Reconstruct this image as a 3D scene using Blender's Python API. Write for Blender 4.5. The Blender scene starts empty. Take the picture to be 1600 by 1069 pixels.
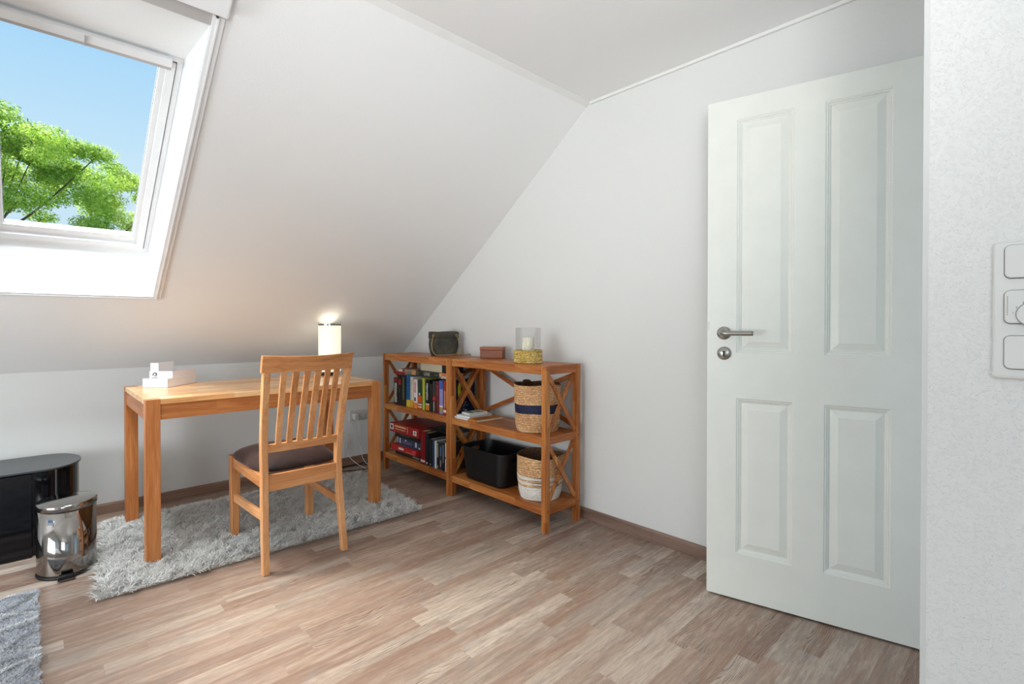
import bpy, bmesh, math, random
import numpy as np
from mathutils import Vector, Matrix
R = math.radians
scene = bpy.context.scene
COL = scene.collection
random.seed(4)

# ------------------------------------------------------------------ camera
cd = bpy.data.cameras.new('camera')
cam = bpy.data.objects.new('camera', cd)
COL.objects.link(cam)
F_PX = 789.4
cd.sensor_fit = 'HORIZONTAL'
cd.sensor_width = 36.0
cd.lens = F_PX / 1600 * 36.0
cd.shift_y = -19.4 / 1600
cd.clip_start = 0.02
yaw, pitch, roll = R(43.654), R(0.4575), R(0.046)
fwd = Vector((math.sin(yaw)*math.cos(pitch), math.cos(yaw)*math.cos(pitch), -math.sin(pitch)))
rgt = Vector((math.cos(yaw), -math.sin(yaw), 0))
up = rgt.cross(fwd)
rg2 = rgt*math.cos(roll) + up*math.sin(roll)
up2 = -rgt*math.sin(roll) + up*math.cos(roll)
m = Matrix((rg2, up2, -fwd)).transposed().to_4x4()
m.translation = Vector((0, 0, 1.0935))
cam.matrix_world = m
scene.camera = cam

# ------------------------------------------------------------------ colour management
vs = scene.view_settings
vs.view_transform = 'Standard'
vs.look = 'None'
vs.gamma = 1
vs.use_curve_mapping = False
vs.exposure = 0.17

# ------------------------------------------------------------------ sky
w = bpy.data.worlds.new('sky')
scene.world = w
w.use_nodes = True
nt = w.node_tree
nt.nodes.clear()
tc = nt.nodes.new('ShaderNodeTexCoord')
sp = nt.nodes.new('ShaderNodeSeparateXYZ')
cr = nt.nodes.new('ShaderNodeValToRGB')
bg = nt.nodes.new('ShaderNodeBackground')
wo = nt.nodes.new('ShaderNodeOutputWorld')
nt.links.new(tc.outputs['Generated'], sp.inputs[0])
nt.links.new(sp.outputs['Z'], cr.inputs[0])
nt.links.new(cr.outputs[0], bg.inputs[0])
nt.links.new(bg.outputs[0], wo.inputs[0])
e = cr.color_ramp.elements
e[0].position = 0.0; e[0].color = (0.70, 0.86, 0.98, 1)
e[1].position = 0.55; e[1].color = (0.20, 0.48, 0.95, 1)
k = cr.color_ramp.elements.new(0.24); k.color = (0.62, 0.84, 1.0, 1)
k = cr.color_ramp.elements.new(0.38); k.color = (0.46, 0.74, 1.0, 1)
bg.inputs[1].default_value = 0.88

# ------------------------------------------------------------------ lights
def aim(o, d):
    o.rotation_euler = Vector(d).to_track_quat('-Z', 'Y').to_euler()

def area(name, loc, d, sx, sy, power, col=(1, 1, 1)):
    l = bpy.data.lights.new(name, 'AREA')
    l.shape = 'RECTANGLE'; l.size = sx; l.size_y = sy
    l.energy = power; l.color = col
    o = bpy.data.objects.new(name, l)
    COL.objects.link(o)
    o.location = loc
    aim(o, d)
    return o

# the sun, high to the side: its light reaches the room as a broad soft patch
sl = bpy.data.lights.new('sun', 'SUN')
sl.energy = 15.5; sl.angle = R(36); sl.color = (1.0, 0.95, 0.87)
so = bpy.data.objects.new('sun', sl)
COL.objects.link(so)
aim(so, (0.42, -0.60, -1.0))
# unseen lamps added above the two roof windows to boost the sky light
area('sky_fill_near', (0.15, 2.0, 3.55), (0.05, 0.70, -2.3), 1.4, 1.2, 270, (0.88, 0.95, 1.0))
area('sky_fill_far', (-1.7, 2.1, 3.55), (0.55, 0.65, -2.2), 1.3, 1.2, 60, (0.97, 0.98, 1.0))
# unseen soft fill added inside the room, behind the camera
area('fill_behind_camera', (-1.5, -1.5, 1.6), (1, 1.2, 0.1), 1.2, 1.2, 21, (0.88, 0.95, 1.0))
# unseen fill panel added low at the left end of the room
area('fill_left_end', (-2.3, 1.9, 0.8), (1, 0.2, 0.22), 1.4, 1.0, 44, (0.86, 0.94, 1.0))
# bodiless fill lamps added to lift the slope and ceiling
area('fill_upward', (-1.4, 1.3, 0.5), (0.5, 0.1, 1), 1.0, 1.0, 3, (0.9, 0.95, 1.0))
l_ = bpy.data.lights.new('ceiling_fill_spot', 'SPOT')
l_.energy = 150; l_.spot_size = 1.2; l_.spot_blend = 1; l_.shadow_soft_size = 0.3; l_.color = (0.96, 0.985, 1.0)
o_ = bpy.data.objects.new('ceiling_fill_spot', l_); COL.objects.link(o_)
o_.location = (-0.7, -0.5, 1.1); aim(o_, (2.0, 1.6, 1.35))

# ------------------------------------------------------------------ room numbers
W, D, K, ZC, YC = 2.2806, 3.748, 0.8393, 2.3476, 1.753
XL, YB = -2.6, -2.4
XR = 1.17           # face of the white wall at the right
YR = 0.143          # its end, where the doorway wall begins
SL = math.hypot(D-YC, ZC-K)
SV = Vector((0, (YC-D)/SL, (ZC-K)/SL))       # up along the slope
NV = Vector((0, (ZC-K)/SL, (D-YC)/SL))       # out of the room
def slope(x, s, o=0.0):
    return Vector((x, D, K)) + SV*s + NV*o

# ------------------------------------------------------------------ helpers
def tag(o, label=None, cat=None, group=None, kind=None):
    if label: o['label'] = label
    if cat: o['category'] = cat
    if group: o['group'] = group
    if kind: o['kind'] = kind
    return o

def empty(name, loc=(0, 0, 0), rz=0.0, label=None, cat=None, group=None):
    o = bpy.data.objects.new(name, None)
    COL.objects.link(o)
    o.empty_display_size = 0.1
    o.location = loc
    o.rotation_euler = (0, 0, rz)
    return tag(o, label, cat, group)

def link(name, bm, mat, parent=None, smooth=False, loc=None):
    """one mesh object out of a bmesh"""
    me = bpy.data.meshes.new(name)
    bmesh.ops.recalc_face_normals(bm, faces=bm.faces)
    bm.to_mesh(me); bm.free()
    me.materials.append(mat)
    if smooth:
        for p in me.polygons: p.use_smooth = True
    o = bpy.data.objects.new(name, me)
    COL.objects.link(o)
    if parent is not None: o.parent = parent
    if loc is not None: o.location = loc
    return o

def B(): return bmesh.new()

def box(bm, x0, x1, y0, y1, z0, z1, bev=0.0, M=None, seg=2):
    r = bmesh.ops.create_cube(bm, size=1.0)
    vs_ = r['verts']
    for v in vs_:
        v.co = Vector(((x0+x1)/2 + v.co.x*(x1-x0), (y0+y1)/2 + v.co.y*(y1-y0), (z0+z1)/2 + v.co.z*(z1-z0)))
    if bev > 0:
        es = list({e_ for v in vs_ for e_ in v.link_edges})
        rr = bmesh.ops.bevel(bm, geom=es, offset=bev, segments=seg, affect='EDGES', profile=0.7)
        vs_ = list({v for f in rr['faces'] for v in f.verts} | {v for v in vs_ if v.is_valid})
    if M is not None:
        for v in vs_: v.co = M @ v.co
    return vs_

def obox(bm, c, ax, ay, az, bev=0.0):
    """oriented box: centre c, full axis vectors"""
    ax, ay, az = Vector(ax), Vector(ay), Vector(az)
    M = Matrix((ax.normalized(), ay.normalized(), az.normalized())).transposed().to_4x4()
    M.translation = Vector(c)
    return box(bm, -ax.length/2, ax.length/2, -ay.length/2, ay.length/2, -az.length/2, az.length/2, bev, M)

def bar(bm, a, b, wd, th, side=(0, 0, 1), bev=0.002):
    """bar from a to b, wd wide across in the plane normal to 'side', th thick along 'side'"""
    a, b, side = Vector(a), Vector(b), Vector(side).normalized()
    d = (b-a)
    c = side.cross(d).normalized()
    return obox(bm, (a+b)/2, d, c*wd, side*th, bev)

def quad(bm, pts):
    return bm.faces.new([bm.verts.new(Vector(p)) for p in pts])

def lathe(bm, prof, n=48, c=(0, 0), sx=1.0, sy=1.0, rot=0.0, mod=None):
    """prof: list of (r, z), open profile revolved about z"""
    rings = []
    for i, (r, z) in enumerate(prof):
        if r < 1e-6:
            rings.append([bm.verts.new((c[0], c[1], z))])
        else:
            ring = []
            for j in range(n):
                t = 2*math.pi*j/n
                rr, zz = (r, z) if mod is None else mod(r, z, t, i)
                x, y = rr*sx*math.cos(t), rr*sy*math.sin(t)
                ring.append(bm.verts.new((c[0]+x*math.cos(rot)-y*math.sin(rot), c[1]+x*math.sin(rot)+y*math.cos(rot), zz)))
            rings.append(ring)
    for a, b in zip(rings, rings[1:]):
        if len(a) == 1 and len(b) == 1: continue
        for j in range(n):
            k_ = (j+1) % n
            if len(a) == 1: bm.faces.new((a[0], b[j], b[k_]))
            elif len(b) == 1: bm.faces.new((a[j], b[0], a[k_]))
            else: bm.faces.new((a[j], b[j], b[k_], a[k_]))

def loft(bm, rings, close=True, cap=True):
    vr = [[bm.verts.new(Vector(p)) for p in r] for r in rings]
    n = len(vr[0])
    for a, b in zip(vr, vr[1:]):
        for j in range(n if close else n-1):
            k_ = (j+1) % n
            bm.faces.new((a[j], b[j], b[k_], a[k_]))
    if cap:
        bm.faces.new(vr[0]); bm.faces.new(vr[-1])
    return vr

def smooth_path(pts, n=8):
    P = [Vector(p) for p in pts]
    if len(P) < 3: return P
    out = []
    for i in range(len(P)-1):
        p0 = P[max(i-1, 0)]; p1 = P[i]; p2 = P[i+1]; p3 = P[min(i+2, len(P)-1)]
        for k_ in range(n):
            t = k_/n
            out.append(0.5*((2*p1)+(-p0+p2)*t+(2*p0-5*p1+4*p2-p3)*t*t+(-p0+3*p1-3*p2+p3)*t**3))
    out.append(P[-1])
    return out

def tube(bm, pts, r, n=8, sm=6):
    P = smooth_path(pts, sm) if sm else [Vector(p) for p in pts]
    up_ = Vector((0, 0, 1))
    rings = []
    for i, p in enumerate(P):
        t = (P[min(i+1, len(P)-1)]-P[max(i-1, 0)]).normalized()
        a = up_.cross(t)
        if a.length < 1e-3: a = Vector((1, 0, 0)).cross(t)
        a.normalize(); b = t.cross(a).normalized()
        rr = r if not callable(r) else r(i/(len(P)-1))
        rings.append([p + a*rr*math.cos(2*math.pi*j/n) + b*rr*math.sin(2*math.pi*j/n) for j in range(n)])
    loft(bm, rings)

def cyl(bm, a, b, r, n=24, r2=None):
    a, b = Vector(a), Vector(b)
    t = (b-a).normalized()
    u = t.orthogonal().normalized(); v = t.cross(u)
    r2 = r if r2 is None else r2
    loft(bm, [[p+u*q*math.cos(2*math.pi*j/n)+v*q*math.sin(2*math.pi*j/n) for j in range(n)] for p, q in ((a, r), (b, r2))])

# ------------------------------------------------------------------ materials
class NT:
    def __init__(self, name):
        self.m = bpy.data.materials.new(name)
        self.m.use_nodes = True
        self.t = self.m.node_tree
        self.b = self.t.nodes['Principled BSDF']
    def n(self, typ, _set=None, **inp):
        nd = self.t.nodes.new(typ)
        for k_, v in (_set or {}).items(): setattr(nd, k_, v)
        for k_, v in inp.items():
            key = k_.replace('_', ' ') if not k_.startswith('i') or not k_[1:].isdigit() else int(k_[1:])
            self.put(nd.inputs[key], v)
        return nd
    def put(self, sock, v):
        if isinstance(v, bpy.types.NodeSocket): self.t.links.new(v, sock)
        else: sock.default_value = v
    def math(self, op, a, b=0.0, c=0.0):
        nd = self.t.nodes.new('ShaderNodeMath'); nd.operation = op
        self.put(nd.inputs[0], a); self.put(nd.inputs[1], b)
        if op in ('MULTIPLY_ADD',): self.put(nd.inputs[2], c)
        return nd.outputs[0]
    def ramp(self, f, stops, interp='LINEAR'):
        nd = self.t.nodes.new('ShaderNodeValToRGB')
        nd.color_ramp.interpolation = interp
        while len(nd.color_ramp.elements) < len(stops): nd.color_ramp.elements.new(0.5)
        for el, (p, c) in zip(nd.color_ramp.elements, stops):
            el.position = p; el.color = (c[0], c[1], c[2], 1) if len(c) == 3 else c
        self.put(nd.inputs[0], f)
        return nd.outputs[0]
    def mix(self, f, a, b, mode='MIX'):
        nd = self.t.nodes.new('ShaderNodeMix'); nd.data_type = 'RGBA'; nd.blend_type = mode
        self.put(nd.inputs[0], f); self.put(nd.inputs[6], a if not isinstance(a, tuple) else (*a[:3], 1)); self.put(nd.inputs[7], b if not isinstance(b, tuple) else (*b[:3], 1))
        return nd.outputs[2]
    def xyz(self):
        o = self.t.nodes.new('ShaderNodeTexCoord').outputs['Object']
        s = self.t.nodes.new('ShaderNodeSeparateXYZ'); self.t.links.new(o, s.inputs[0])
        return o, s.outputs
    def comb(self, x, y, z):
        nd = self.t.nodes.new('ShaderNodeCombineXYZ')
        self.put(nd.inputs[0], x); self.put(nd.inputs[1], y); self.put(nd.inputs[2], z)
        return nd.outputs[0]
    def noise(self, v, scale, detail=3, rough=0.55, dist=0.0):
        nd = self.t.nodes.new('ShaderNodeTexNoise')
        self.put(nd.inputs['Vector'], v); nd.inputs['Scale'].default_value = scale
        nd.inputs['Detail'].default_value = detail; nd.inputs['Roughness'].default_value = rough
        nd.inputs['Distortion'].default_value = dist
        return nd.outputs[0]
    def white(self, v):
        nd = self.t.nodes.new('ShaderNodeTexWhiteNoise'); nd.noise_dimensions = '3D'
        self.put(nd.inputs[0], v)
        return nd.outputs[0], nd.outputs[1]
    def bump(self, h, strength=0.3, dist=0.001):
        nd = self.t.nodes.new('ShaderNodeBump')
        nd.inputs['Strength'].default_value = strength; nd.inputs['Distance'].default_value = dist
        self.put(nd.inputs['Height'], h)
        self.t.links.new(nd.outputs[0], self.b.inputs['Normal'])
    def out(self, col=None, rough=None, metal=None, spec=None):
        if col is not None: self.put(self.b.inputs['Base Color'], (*col[:3], 1) if isinstance(col, tuple) else col)
        if rough is not None: self.put(self.b.inputs['Roughness'], rough)
        if metal is not None: self.put(self.b.inputs['Metallic'], metal)
        if spec is not None: self.put(self.b.inputs['Specular IOR Level'], spec)
        return self.m

def hexc(h):
    c = [int(h[i:i+2], 16)/255 for i in (0, 2, 4)]
    return tuple(x/12.92 if x <= 0.04045 else ((x+0.055)/1.055)**2.4 for x in c)

def plain(name, h, rough=0.5, metal=0.0, spec=0.5, grain=0.0, gs=300):
    t = NT(name)
    c = hexc(h) if isinstance(h, str) else h
    o, _ = t.xyz()
    f = t.noise(o, 9.0, 3)
    col = t.mix(f, tuple(x*0.94 for x in c), tuple(min(1, x*1.05) for x in c))
    t.out(col, rough, metal, spec)
    if grain: t.bump(t.noise(o, gs, 3), grain, 0.001)
    return t.m

def paper_wall(name, h, strength, scale, dist, rough=0.85):
    """wallpaper with wood chips under white paint"""
    t = NT(name)
    c = hexc(h)
    o, _ = t.xyz()
    n1 = t.noise(o, scale, 3, 0.6, 0.25)
    chips = t.ramp(n1, [(0.50, (0, 0, 0)), (0.66, (1, 1, 1))])
    n2 = t.noise(o, scale*2.6, 3, 0.6, 0.2)
    hgt = t.math('ADD', t.math('MULTIPLY', chips, 0.75), t.math('MULTIPLY', n2, 0.5))
    t.out(c, rough, 0.0, 0.25)
    t.bump(hgt, strength, dist)
    return t.m

def wood(name, axis, dark, mid, light, stave=None, rough=0.42, var=0.5, gs=1.0, bump=0.12):
    """grain runs along 'axis' (0, 1, 2); stave = (width, length) of glued staves"""
    t = NT(name)
    o, s = t.xyz()
    a = s[axis]; others = [i for i in range(3) if i != axis]
    u, v = s[others[0]], s[others[1]]
    rnd = t.n('ShaderNodeObjectInfo').outputs['Random']
    rseed = t.math('MULTIPLY', rnd, 13.7)
    if stave:
        if axis == 2: acr = t.math('ADD', u, v)
        else: acr = u
        row = t.math('FLOOR', t.math('DIVIDE', acr, stave[0]))
        w1, _ = t.white(t.comb(row, 3.3, 1.7))
        along = t.math('ADD', t.math('DIVIDE', a, stave[1]), t.math('MULTIPLY', w1, 7.0))
        cell = t.math('FLOOR', along)
        w2, _ = t.white(t.comb(row, cell, 5.1))
        seed = t.math('MULTIPLY', w2, 31.0)
    else:
        w2 = rnd; seed = rseed
    vec = t.comb(t.math('ADD', t.math('MULTIPLY', u, 1.0), seed), t.math('ADD', v, seed), t.math('MULTIPLY', a, 0.07))
    g1 = t.noise(vec, 42*gs, 4, 0.62, 0.8)
    vec2 = t.comb(t.math('ADD', u, seed), v, t.math('MULTIPLY', a, 0.035))
    g2 = t.noise(vec2, 260*gs, 2, 0.6)
    g3 = t.noise(t.comb(u, v, t.math('MULTIPLY', t.math('ADD', a, seed), 0.5)), 5, 2)
    f = t.math('ADD', t.math('MULTIPLY', g1, 0.60), t.math('ADD', t.math('MULTIPLY', g2, 0.25), t.math('MULTIPLY', g3, 0.25)))
    f = t.math('ADD', f, t.math('MULTIPLY', t.math('SUBTRACT', w2, 0.5), var*0.45))
    col = t.ramp(f, [(0.30, dark), (0.52, mid), (0.74, light)])
    t.out(col, rough, 0.0, 0.4)
    t.bump(t.math('ADD', g2, g1), bump, 0.0006)
    return t.m

def floor_mat():
    t = NT('laminate_floor')
    o, s = t.xyz()
    wd, ln = 0.066, 0.52
    yy = t.math('ADD', s[1], 10.0)
    row = t.math('FLOOR', t.math('DIVIDE', yy, wd))
    w1, _ = t.white(t.comb(row, 2.2, 0.4))
    along = t.math('ADD', t.math('DIVIDE', t.math('ADD', s[0], 10.0), ln), t.math('MULTIPLY', w1, 9.0))
    cell = t.math('FLOOR', along)
    w2, wc = t.white(t.comb(row, cell, 7.7))
    w3, _ = t.white(t.comb(cell, row, 1.3))
    seed = t.math('MULTIPLY', w2, 40.0)
    # broad tone of each strip
    base = t.ramp(w2, [(0.0, hexc('92776a')), (0.22, hexc('a58b7a')), (0.5, hexc('b09888')), (0.74, hexc('b0a092')), (0.9, hexc('c4b2a2')), (1.0, hexc('d5c6b6'))])
    # long streaks, brown and weathered grey
    v1 = t.comb(t.math('MULTIPLY', s[0], 0.07), t.math('ADD', s[1], seed), seed)
    n1 = t.noise(v1, 60, 5, 0.7, 0.6)
    col = t.mix(t.ramp(n1, [(0.36, (0, 0, 0)), (0.70, (1, 1, 1))]), base, t.mix(0.55, base, hexc('6d4c39')))
    n1b = t.noise(t.comb(t.math('MULTIPLY', s[0], 0.10), t.math('ADD', s[1], t.math('MULTIPLY', seed, 2.0)), 3.0), 38, 4, 0.7, 0.5)
    col = t.mix(t.ramp(n1b, [(0.50, (0, 0, 0)), (0.74, (0.55, 0.55, 0.55))]), col, hexc('d6c6b4'))
    v2 = t.comb(t.math('MULTIPLY', s[0], 0.35), t.math('ADD', s[1], seed), 0.0)
    n2 = t.noise(v2, 16, 4, 0.65, 1.0)
    col = t.mix(t.ramp(n2, [(0.50, (0, 0, 0)), (0.74, (0.6, 0.6, 0.6))]), col, hexc('8d8883'))
    # cathedral grain: thin brown lines on some strips
    vy = t.math('ADD', s[1], seed)
    dist = t.noise(t.comb(t.math('MULTIPLY', s[0], 0.30), t.math('ADD', s[1], seed), 0.0), 7.0, 2, 0.45, 0.2)
    ph = t.math('ADD', t.math('MULTIPLY', vy, 820.0), t.math('MULTIPLY', dist, 130.0))
    sn = t.math('SINE', ph)
    brk = t.noise(t.comb(t.math('MULTIPLY', s[0], 0.3), s[1], 4.0), 60, 2, 0.6)
    ln_ = t.ramp(t.math('ADD', sn, t.math('MULTIPLY', t.math('SUBTRACT', brk, 0.5), 2.2)), [(0.50, (0, 0, 0)), (1.0, (1, 1, 1))])
    gate = t.ramp(t.math('ADD', t.math('MULTIPLY', w3, 0.7), t.math('MULTIPLY', n2, 0.5)), [(0.60, (0, 0, 0)), (0.90, (1, 1, 1))])
    lf = t.math('MULTIPLY', t.math('MULTIPLY', ln_, gate), 0.72)
    col = t.mix(lf, col, hexc('5f412f'))
    # fine pores and short dark cracks
    n3 = t.noise(t.comb(t.math('MULTIPLY', s[0], 0.06), s[1], seed), 420, 3, 0.65)
    col = t.mix(t.math('MULTIPLY', t.ramp(n3, [(0.48, (0, 0, 0)), (0.72, (1, 1, 1))]), 0.42), col, hexc('71543f'))
    n4 = t.noise(t.comb(t.math('MULTIPLY', s[0], 0.05), t.math('ADD', s[1], seed), 9.0), 130, 2, 0.5)
    col = t.mix(t.math('MULTIPLY', t.ramp(n4, [(0.66, (0, 0, 0)), (0.72, (1, 1, 1))]), 0.55), col, hexc('59402f'))
    # knots
    vo = t.t.nodes.new('ShaderNodeTexVoronoi'); vo.inputs['Scale'].default_value = 2.6
    t.t.links.new(o, vo.inputs['Vector'])
    kn = t.ramp(vo.outputs['Distance'], [(0.0, (1, 1, 1)), (0.028, (0, 0, 0))])
    col = t.mix(t.math('MULTIPLY', kn, 0.8), col, hexc('4f382c'))
    # joints
    fy = t.math('FRACT', t.math('DIVIDE', yy, wd))
    edge = t.math('LESS_THAN', fy, 0.012)
    fx = t.math('FRACT', along)
    edge2 = t.math('LESS_THAN', fx, 0.0022)
    col = t.mix(t.math('MULTIPLY', t.math('MAXIMUM', edge, edge2), 0.25), col, hexc('6b5445'))
    t.out(col, t.math('ADD', 0.36, t.math('MULTIPLY', n3, 0.15)), 0.0, 0.45)
    t.bump(t.math('SUBTRACT', n3, t.math('MULTIPLY', ln_, t.math('MULTIPLY', gate, 0.6))), 0.10, 0.0006)
    return t.m

def glass_mat(name, tint=(1, 1, 1), gloss=0.06, refl=0.5):
    m_ = bpy.data.materials.new(name); m_.use_nodes = True
    t = m_.node_tree; t.nodes.clear()
    tr = t.nodes.new('ShaderNodeBsdfTransparent'); tr.inputs[0].default_value = (*tint, 1)
    gl = t.nodes.new('ShaderNodeBsdfGlossy'); gl.inputs['Roughness'].default_value = 0.01
    lw = t.nodes.new('ShaderNodeLayerWeight'); lw.inputs[0].default_value = 0.35
    mp = t.nodes.new('ShaderNodeMath'); mp.operation = 'MULTIPLY_ADD'
    mp.inputs[1].default_value = refl; mp.inputs[2].default_value = gloss*0.4
    t.links.new(lw.outputs['Fresnel'], mp.inputs[0])
    mx = t.nodes.new('ShaderNodeMixShader'); ou = t.nodes.new('ShaderNodeOutputMaterial')
    t.links.new(mp.outputs[0], mx.inputs[0]); t.links.new(tr.outputs[0], mx.inputs[1]); t.links.new(gl.outputs[0], mx.inputs[2])
    t.links.new(mx.outputs[0], ou.inputs[0])
    return m_

M = {}
M['wall'] = paper_wall('wallpaper', 'e2e2df', 0.28, 170, 0.0011)
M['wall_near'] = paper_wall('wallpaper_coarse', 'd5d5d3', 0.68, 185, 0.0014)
M['ceil'] = paper_wall('ceiling_paper', 'f3f3f2', 0.22, 150, 0.0011)
M['corner_paint'] = plain('corner_paint', 'c9c9c7', 0.7, 0, 0.25)
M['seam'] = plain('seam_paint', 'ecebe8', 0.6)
M['white_paint'] = plain('white_lacquer', 'e9eae6', 0.38, 0, 0.4)
M['door'] = plain('door_lacquer', 'e6e7df', 0.34, 0, 0.45)
M['pvc'] = plain('window_plastic', 'f0f0f0', 0.35, 0, 0.4)
M['pvc_grey'] = plain('grey_rail', 'bdbab8', 0.4)
M['gasket'] = plain('black_gasket', '2c2e30', 0.6)
M['dark'] = plain('dark_gap', '26241f', 0.7)
M['floor'] = floor_mat()
OAK = (hexc('8a4e24'), hexc('b46d39'), hexc('d29158'))
ACA = (hexc('753b19'), hexc('ad642f'), hexc('d5924f'))
CHA = (hexc('a5653a'), hexc('cb8a55'), hexc('e1aa78'))
for ax in range(3):
    M['oak%d' % ax] = wood('oak_grain_%s' % 'xyz'[ax], ax, *OAK, rough=0.36)
    M['aca%d' % ax] = wood('acacia_grain_%s' % 'xyz'[ax], ax, *ACA, stave=(0.05, 0.4), rough=0.38, var=0.3)
    M['cha%d' % ax] = wood('chair_wood_%s' % 'xyz'[ax], ax, *CHA, rough=0.4)
M['oaktop'] = wood('oak_glued_top', 0, hexc('cd9055'), hexc('eeb376'), hexc('fad39d'), stave=(0.045, 0.42), rough=0.22, var=0.55)
M['oakapron'] = wood('oak_apron', 0, *OAK, stave=(0.5, 0.33), rough=0.36, var=0.3)
M['base'] = wood('baseboard_wood', 0, hexc('6d5345'), hexc('8a6c5a'), hexc('a08472'), rough=0.5, gs=0.8)
M['base_y'] = wood('baseboard_wood_y', 1, hexc('6e5548'), hexc('8a7062'), hexc('a28878'), rough=0.5, gs=0.8)
M['teak'] = wood('polished_box_wood', 0, hexc('6a3014'), hexc('985022'), hexc('b46a32'), rough=0.35)
M['steel'] = plain('brushed_steel', '9d9b95', 0.3, 1.0)
M['chrome'] = plain('polished_steel', '9a9692', 0.09, 1.0)
M['black_gloss'] = plain('black_gloss', '08090d', 0.08, 0, 0.4)
M['black_top'] = plain('black_satin', '3a3b3d', 0.35, 0, 0.5)
M['black_plastic'] = plain('black_plastic', '101011', 0.42, 0, 0.4)
M['white_plastic'] = plain('white_plastic', 'cfcfcc', 0.28, 0, 0.5)
M['tray'] = plain('pale_tray', 'f1eaea', 0.35, 0, 0.4)
M['print'] = plain('black_print', '2a2a2c', 0.6)
M['grey_print'] = plain('grey_print', '8a8c8e', 0.6)
M['brass'] = plain('brass', 'b89a62', 0.3, 1.0)
M['candle'] = plain('candle_wax', 'efe6cf', 0.55)
M['glass'] = glass_mat('clear_glass', (0.985, 0.99, 0.99), 0.03, 0.16)
M['pane'] = glass_mat('window_glass', (0.97, 0.985, 0.985), 0.005, 0.03)
M['cable_white'] = plain('white_cable', 'd9d8d4', 0.4)
M['cable_black'] = plain('black_cable', '161616', 0.4)

def velvet():
    t = NT('brown_velvet')
    o, s = t.xyz()
    n = t.noise(o, 7, 3, 0.6, 0.6)
    col = t.ramp(n, [(0.35, hexc('1c100d')), (0.6, hexc('34201a')), (0.8, hexc('53362f'))])
    t.out(col, 0.75, 0, 0.3)
    t.b.inputs['Sheen Weight'].default_value = 0.35
    t.b.inputs['Sheen Roughness'].default_value = 0.35
    t.b.inputs['Sheen Tint'].default_value = (0.75, 0.5, 0.45, 1)
    t.bump(n, 0.25, 0.004)
    return t.m
M['velvet'] = velvet()

def fabric(name, c1, c2, sc=12, rough=0.85):
    t = NT(name); o, s = t.xyz()
    n = t.noise(o, sc, 4, 0.6, 0.3)
    t.out(t.ramp(n, [(0.3, hexc(c1)), (0.7, hexc(c2))]), rough, 0, 0.25)
    t.bump(t.noise(o, 600, 2), 0.3, 0.0008)
    return t.m
M['bag'] = fabric('dark_canvas', '33312a', '58564a', 14, 0.7)
M['rope'] = fabric('hemp_rope', '8e7450', 'bfa47c', 120)

def straw(name, d, m_, l, fine=1.0):
    t = NT(name); o, s = t.xyz()
    n = t.noise(t.comb(s[0], s[1], t.math('MULTIPLY', s[2], 3.2)), 85*fine, 3, 0.65, 0.1)
    n2 = t.noise(o, 9, 2)
    f = t.math('ADD', t.math('MULTIPLY', n, 0.75), t.math('MULTIPLY', n2, 0.25))
    t.out(t.ramp(f, [(0.34, hexc(d)), (0.5, hexc(m_)), (0.64, hexc(l))]), 0.62, 0, 0.35)
    t.bump(n, 0.35, 0.0015)
    return t.m
M['straw'] = straw('seagrass_straw', '9c6b40', 'd2a170', 'f4d6ac')
M['straw_in'] = straw('seagrass_inside', '3d2a19', '5e432a', '84623f')
M['straw_y'] = straw('yellow_wicker', '8f6f2c', 'd6b765', 'f3e0a6', 0.9)
M['straw_white'] = straw('white_cotton_rope', 'c5bfb2', 'e2ddd3', 'f4f1ea')
M['navy'] = straw('navy_band', '10152c', '1a2140', '2a3356')

def pile_mat(name, c0, c1, c2, sc):
    t = NT(name); o, s = t.xyz()
    n = t.noise(o, sc, 3, 0.7)
    g = t.noise(o, sc*0.12, 2)
    f = t.math('ADD', t.math('MULTIPLY', n, 0.8), t.math('MULTIPLY', g, 0.2))
    t.out(t.ramp(f, [(0.32, hexc(c0)), (0.5, hexc(c1)), (0.66, hexc(c2))]), 0.7, 0, 0.3)
    cc = t.b.inputs['Base Color'].links[0].from_socket
    tl = t.t.nodes.new('ShaderNodeBsdfTranslucent'); t.t.links.new(cc, tl.inputs[0])
    mx = t.t.nodes.new('ShaderNodeMixShader'); mx.inputs[0].default_value = 0.12
    t.t.links.new(t.b.outputs[0], mx.inputs[1]); t.t.links.new(tl.outputs[0], mx.inputs[2])
    t.t.links.new(mx.outputs[0], t.t.nodes['Material Output'].inputs[0])
    return t.m
M['pile'] = pile_mat('grey_pile', 'b9b5ae', 'e4e1dc', 'fbfaf8', 200)
M['pile2'] = pile_mat('blue_grey_pile', '9fa1a7', 'bcbec4', 'd9dade', 150)
M['pile_line'] = pile_mat('pale_line_pile', 'd2d3d5', 'e4e4e5', 'f2f2f2', 200)
M['backing'] = plain('rug_backing', 'a39d92', 0.9)
M['leaf'] = None

# ================================================================== THE SETTING
def structure(name, bm, mat, parent=None, smooth=False):
    o = link(name, bm, mat, parent, smooth)
    if parent is None: tag(o, kind='structure')
    return o

TH = 0.12
b = B(); box(b, XL-TH, W+TH, YB-TH, D+TH, -0.2, 0.0)
structure('floor', b, M['floor'])
b = B(); box(b, XL-TH, W+TH, YB-TH, YC+0.0, ZC, ZC+0.15)
structure('ceiling', b, M['ceil'])
b = B(); box(b, XL-TH, W+TH, D, D+TH, 0, K)
structure('wall_knee', b, M['wall'])
b = B()   # gable wall: a pentagon cut by the slope
prof = [(YR-0.10, 0), (D+TH, 0), (D+TH, K-0.06), (D, K), (YC, ZC), (YC, ZC+0.15), (YR-0.10, ZC+0.15)]
loft(b, [[(x, y, z) for y, z in prof] for x in (W, W+TH)])
structure('wall_gable', b, M['wall'])
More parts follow.
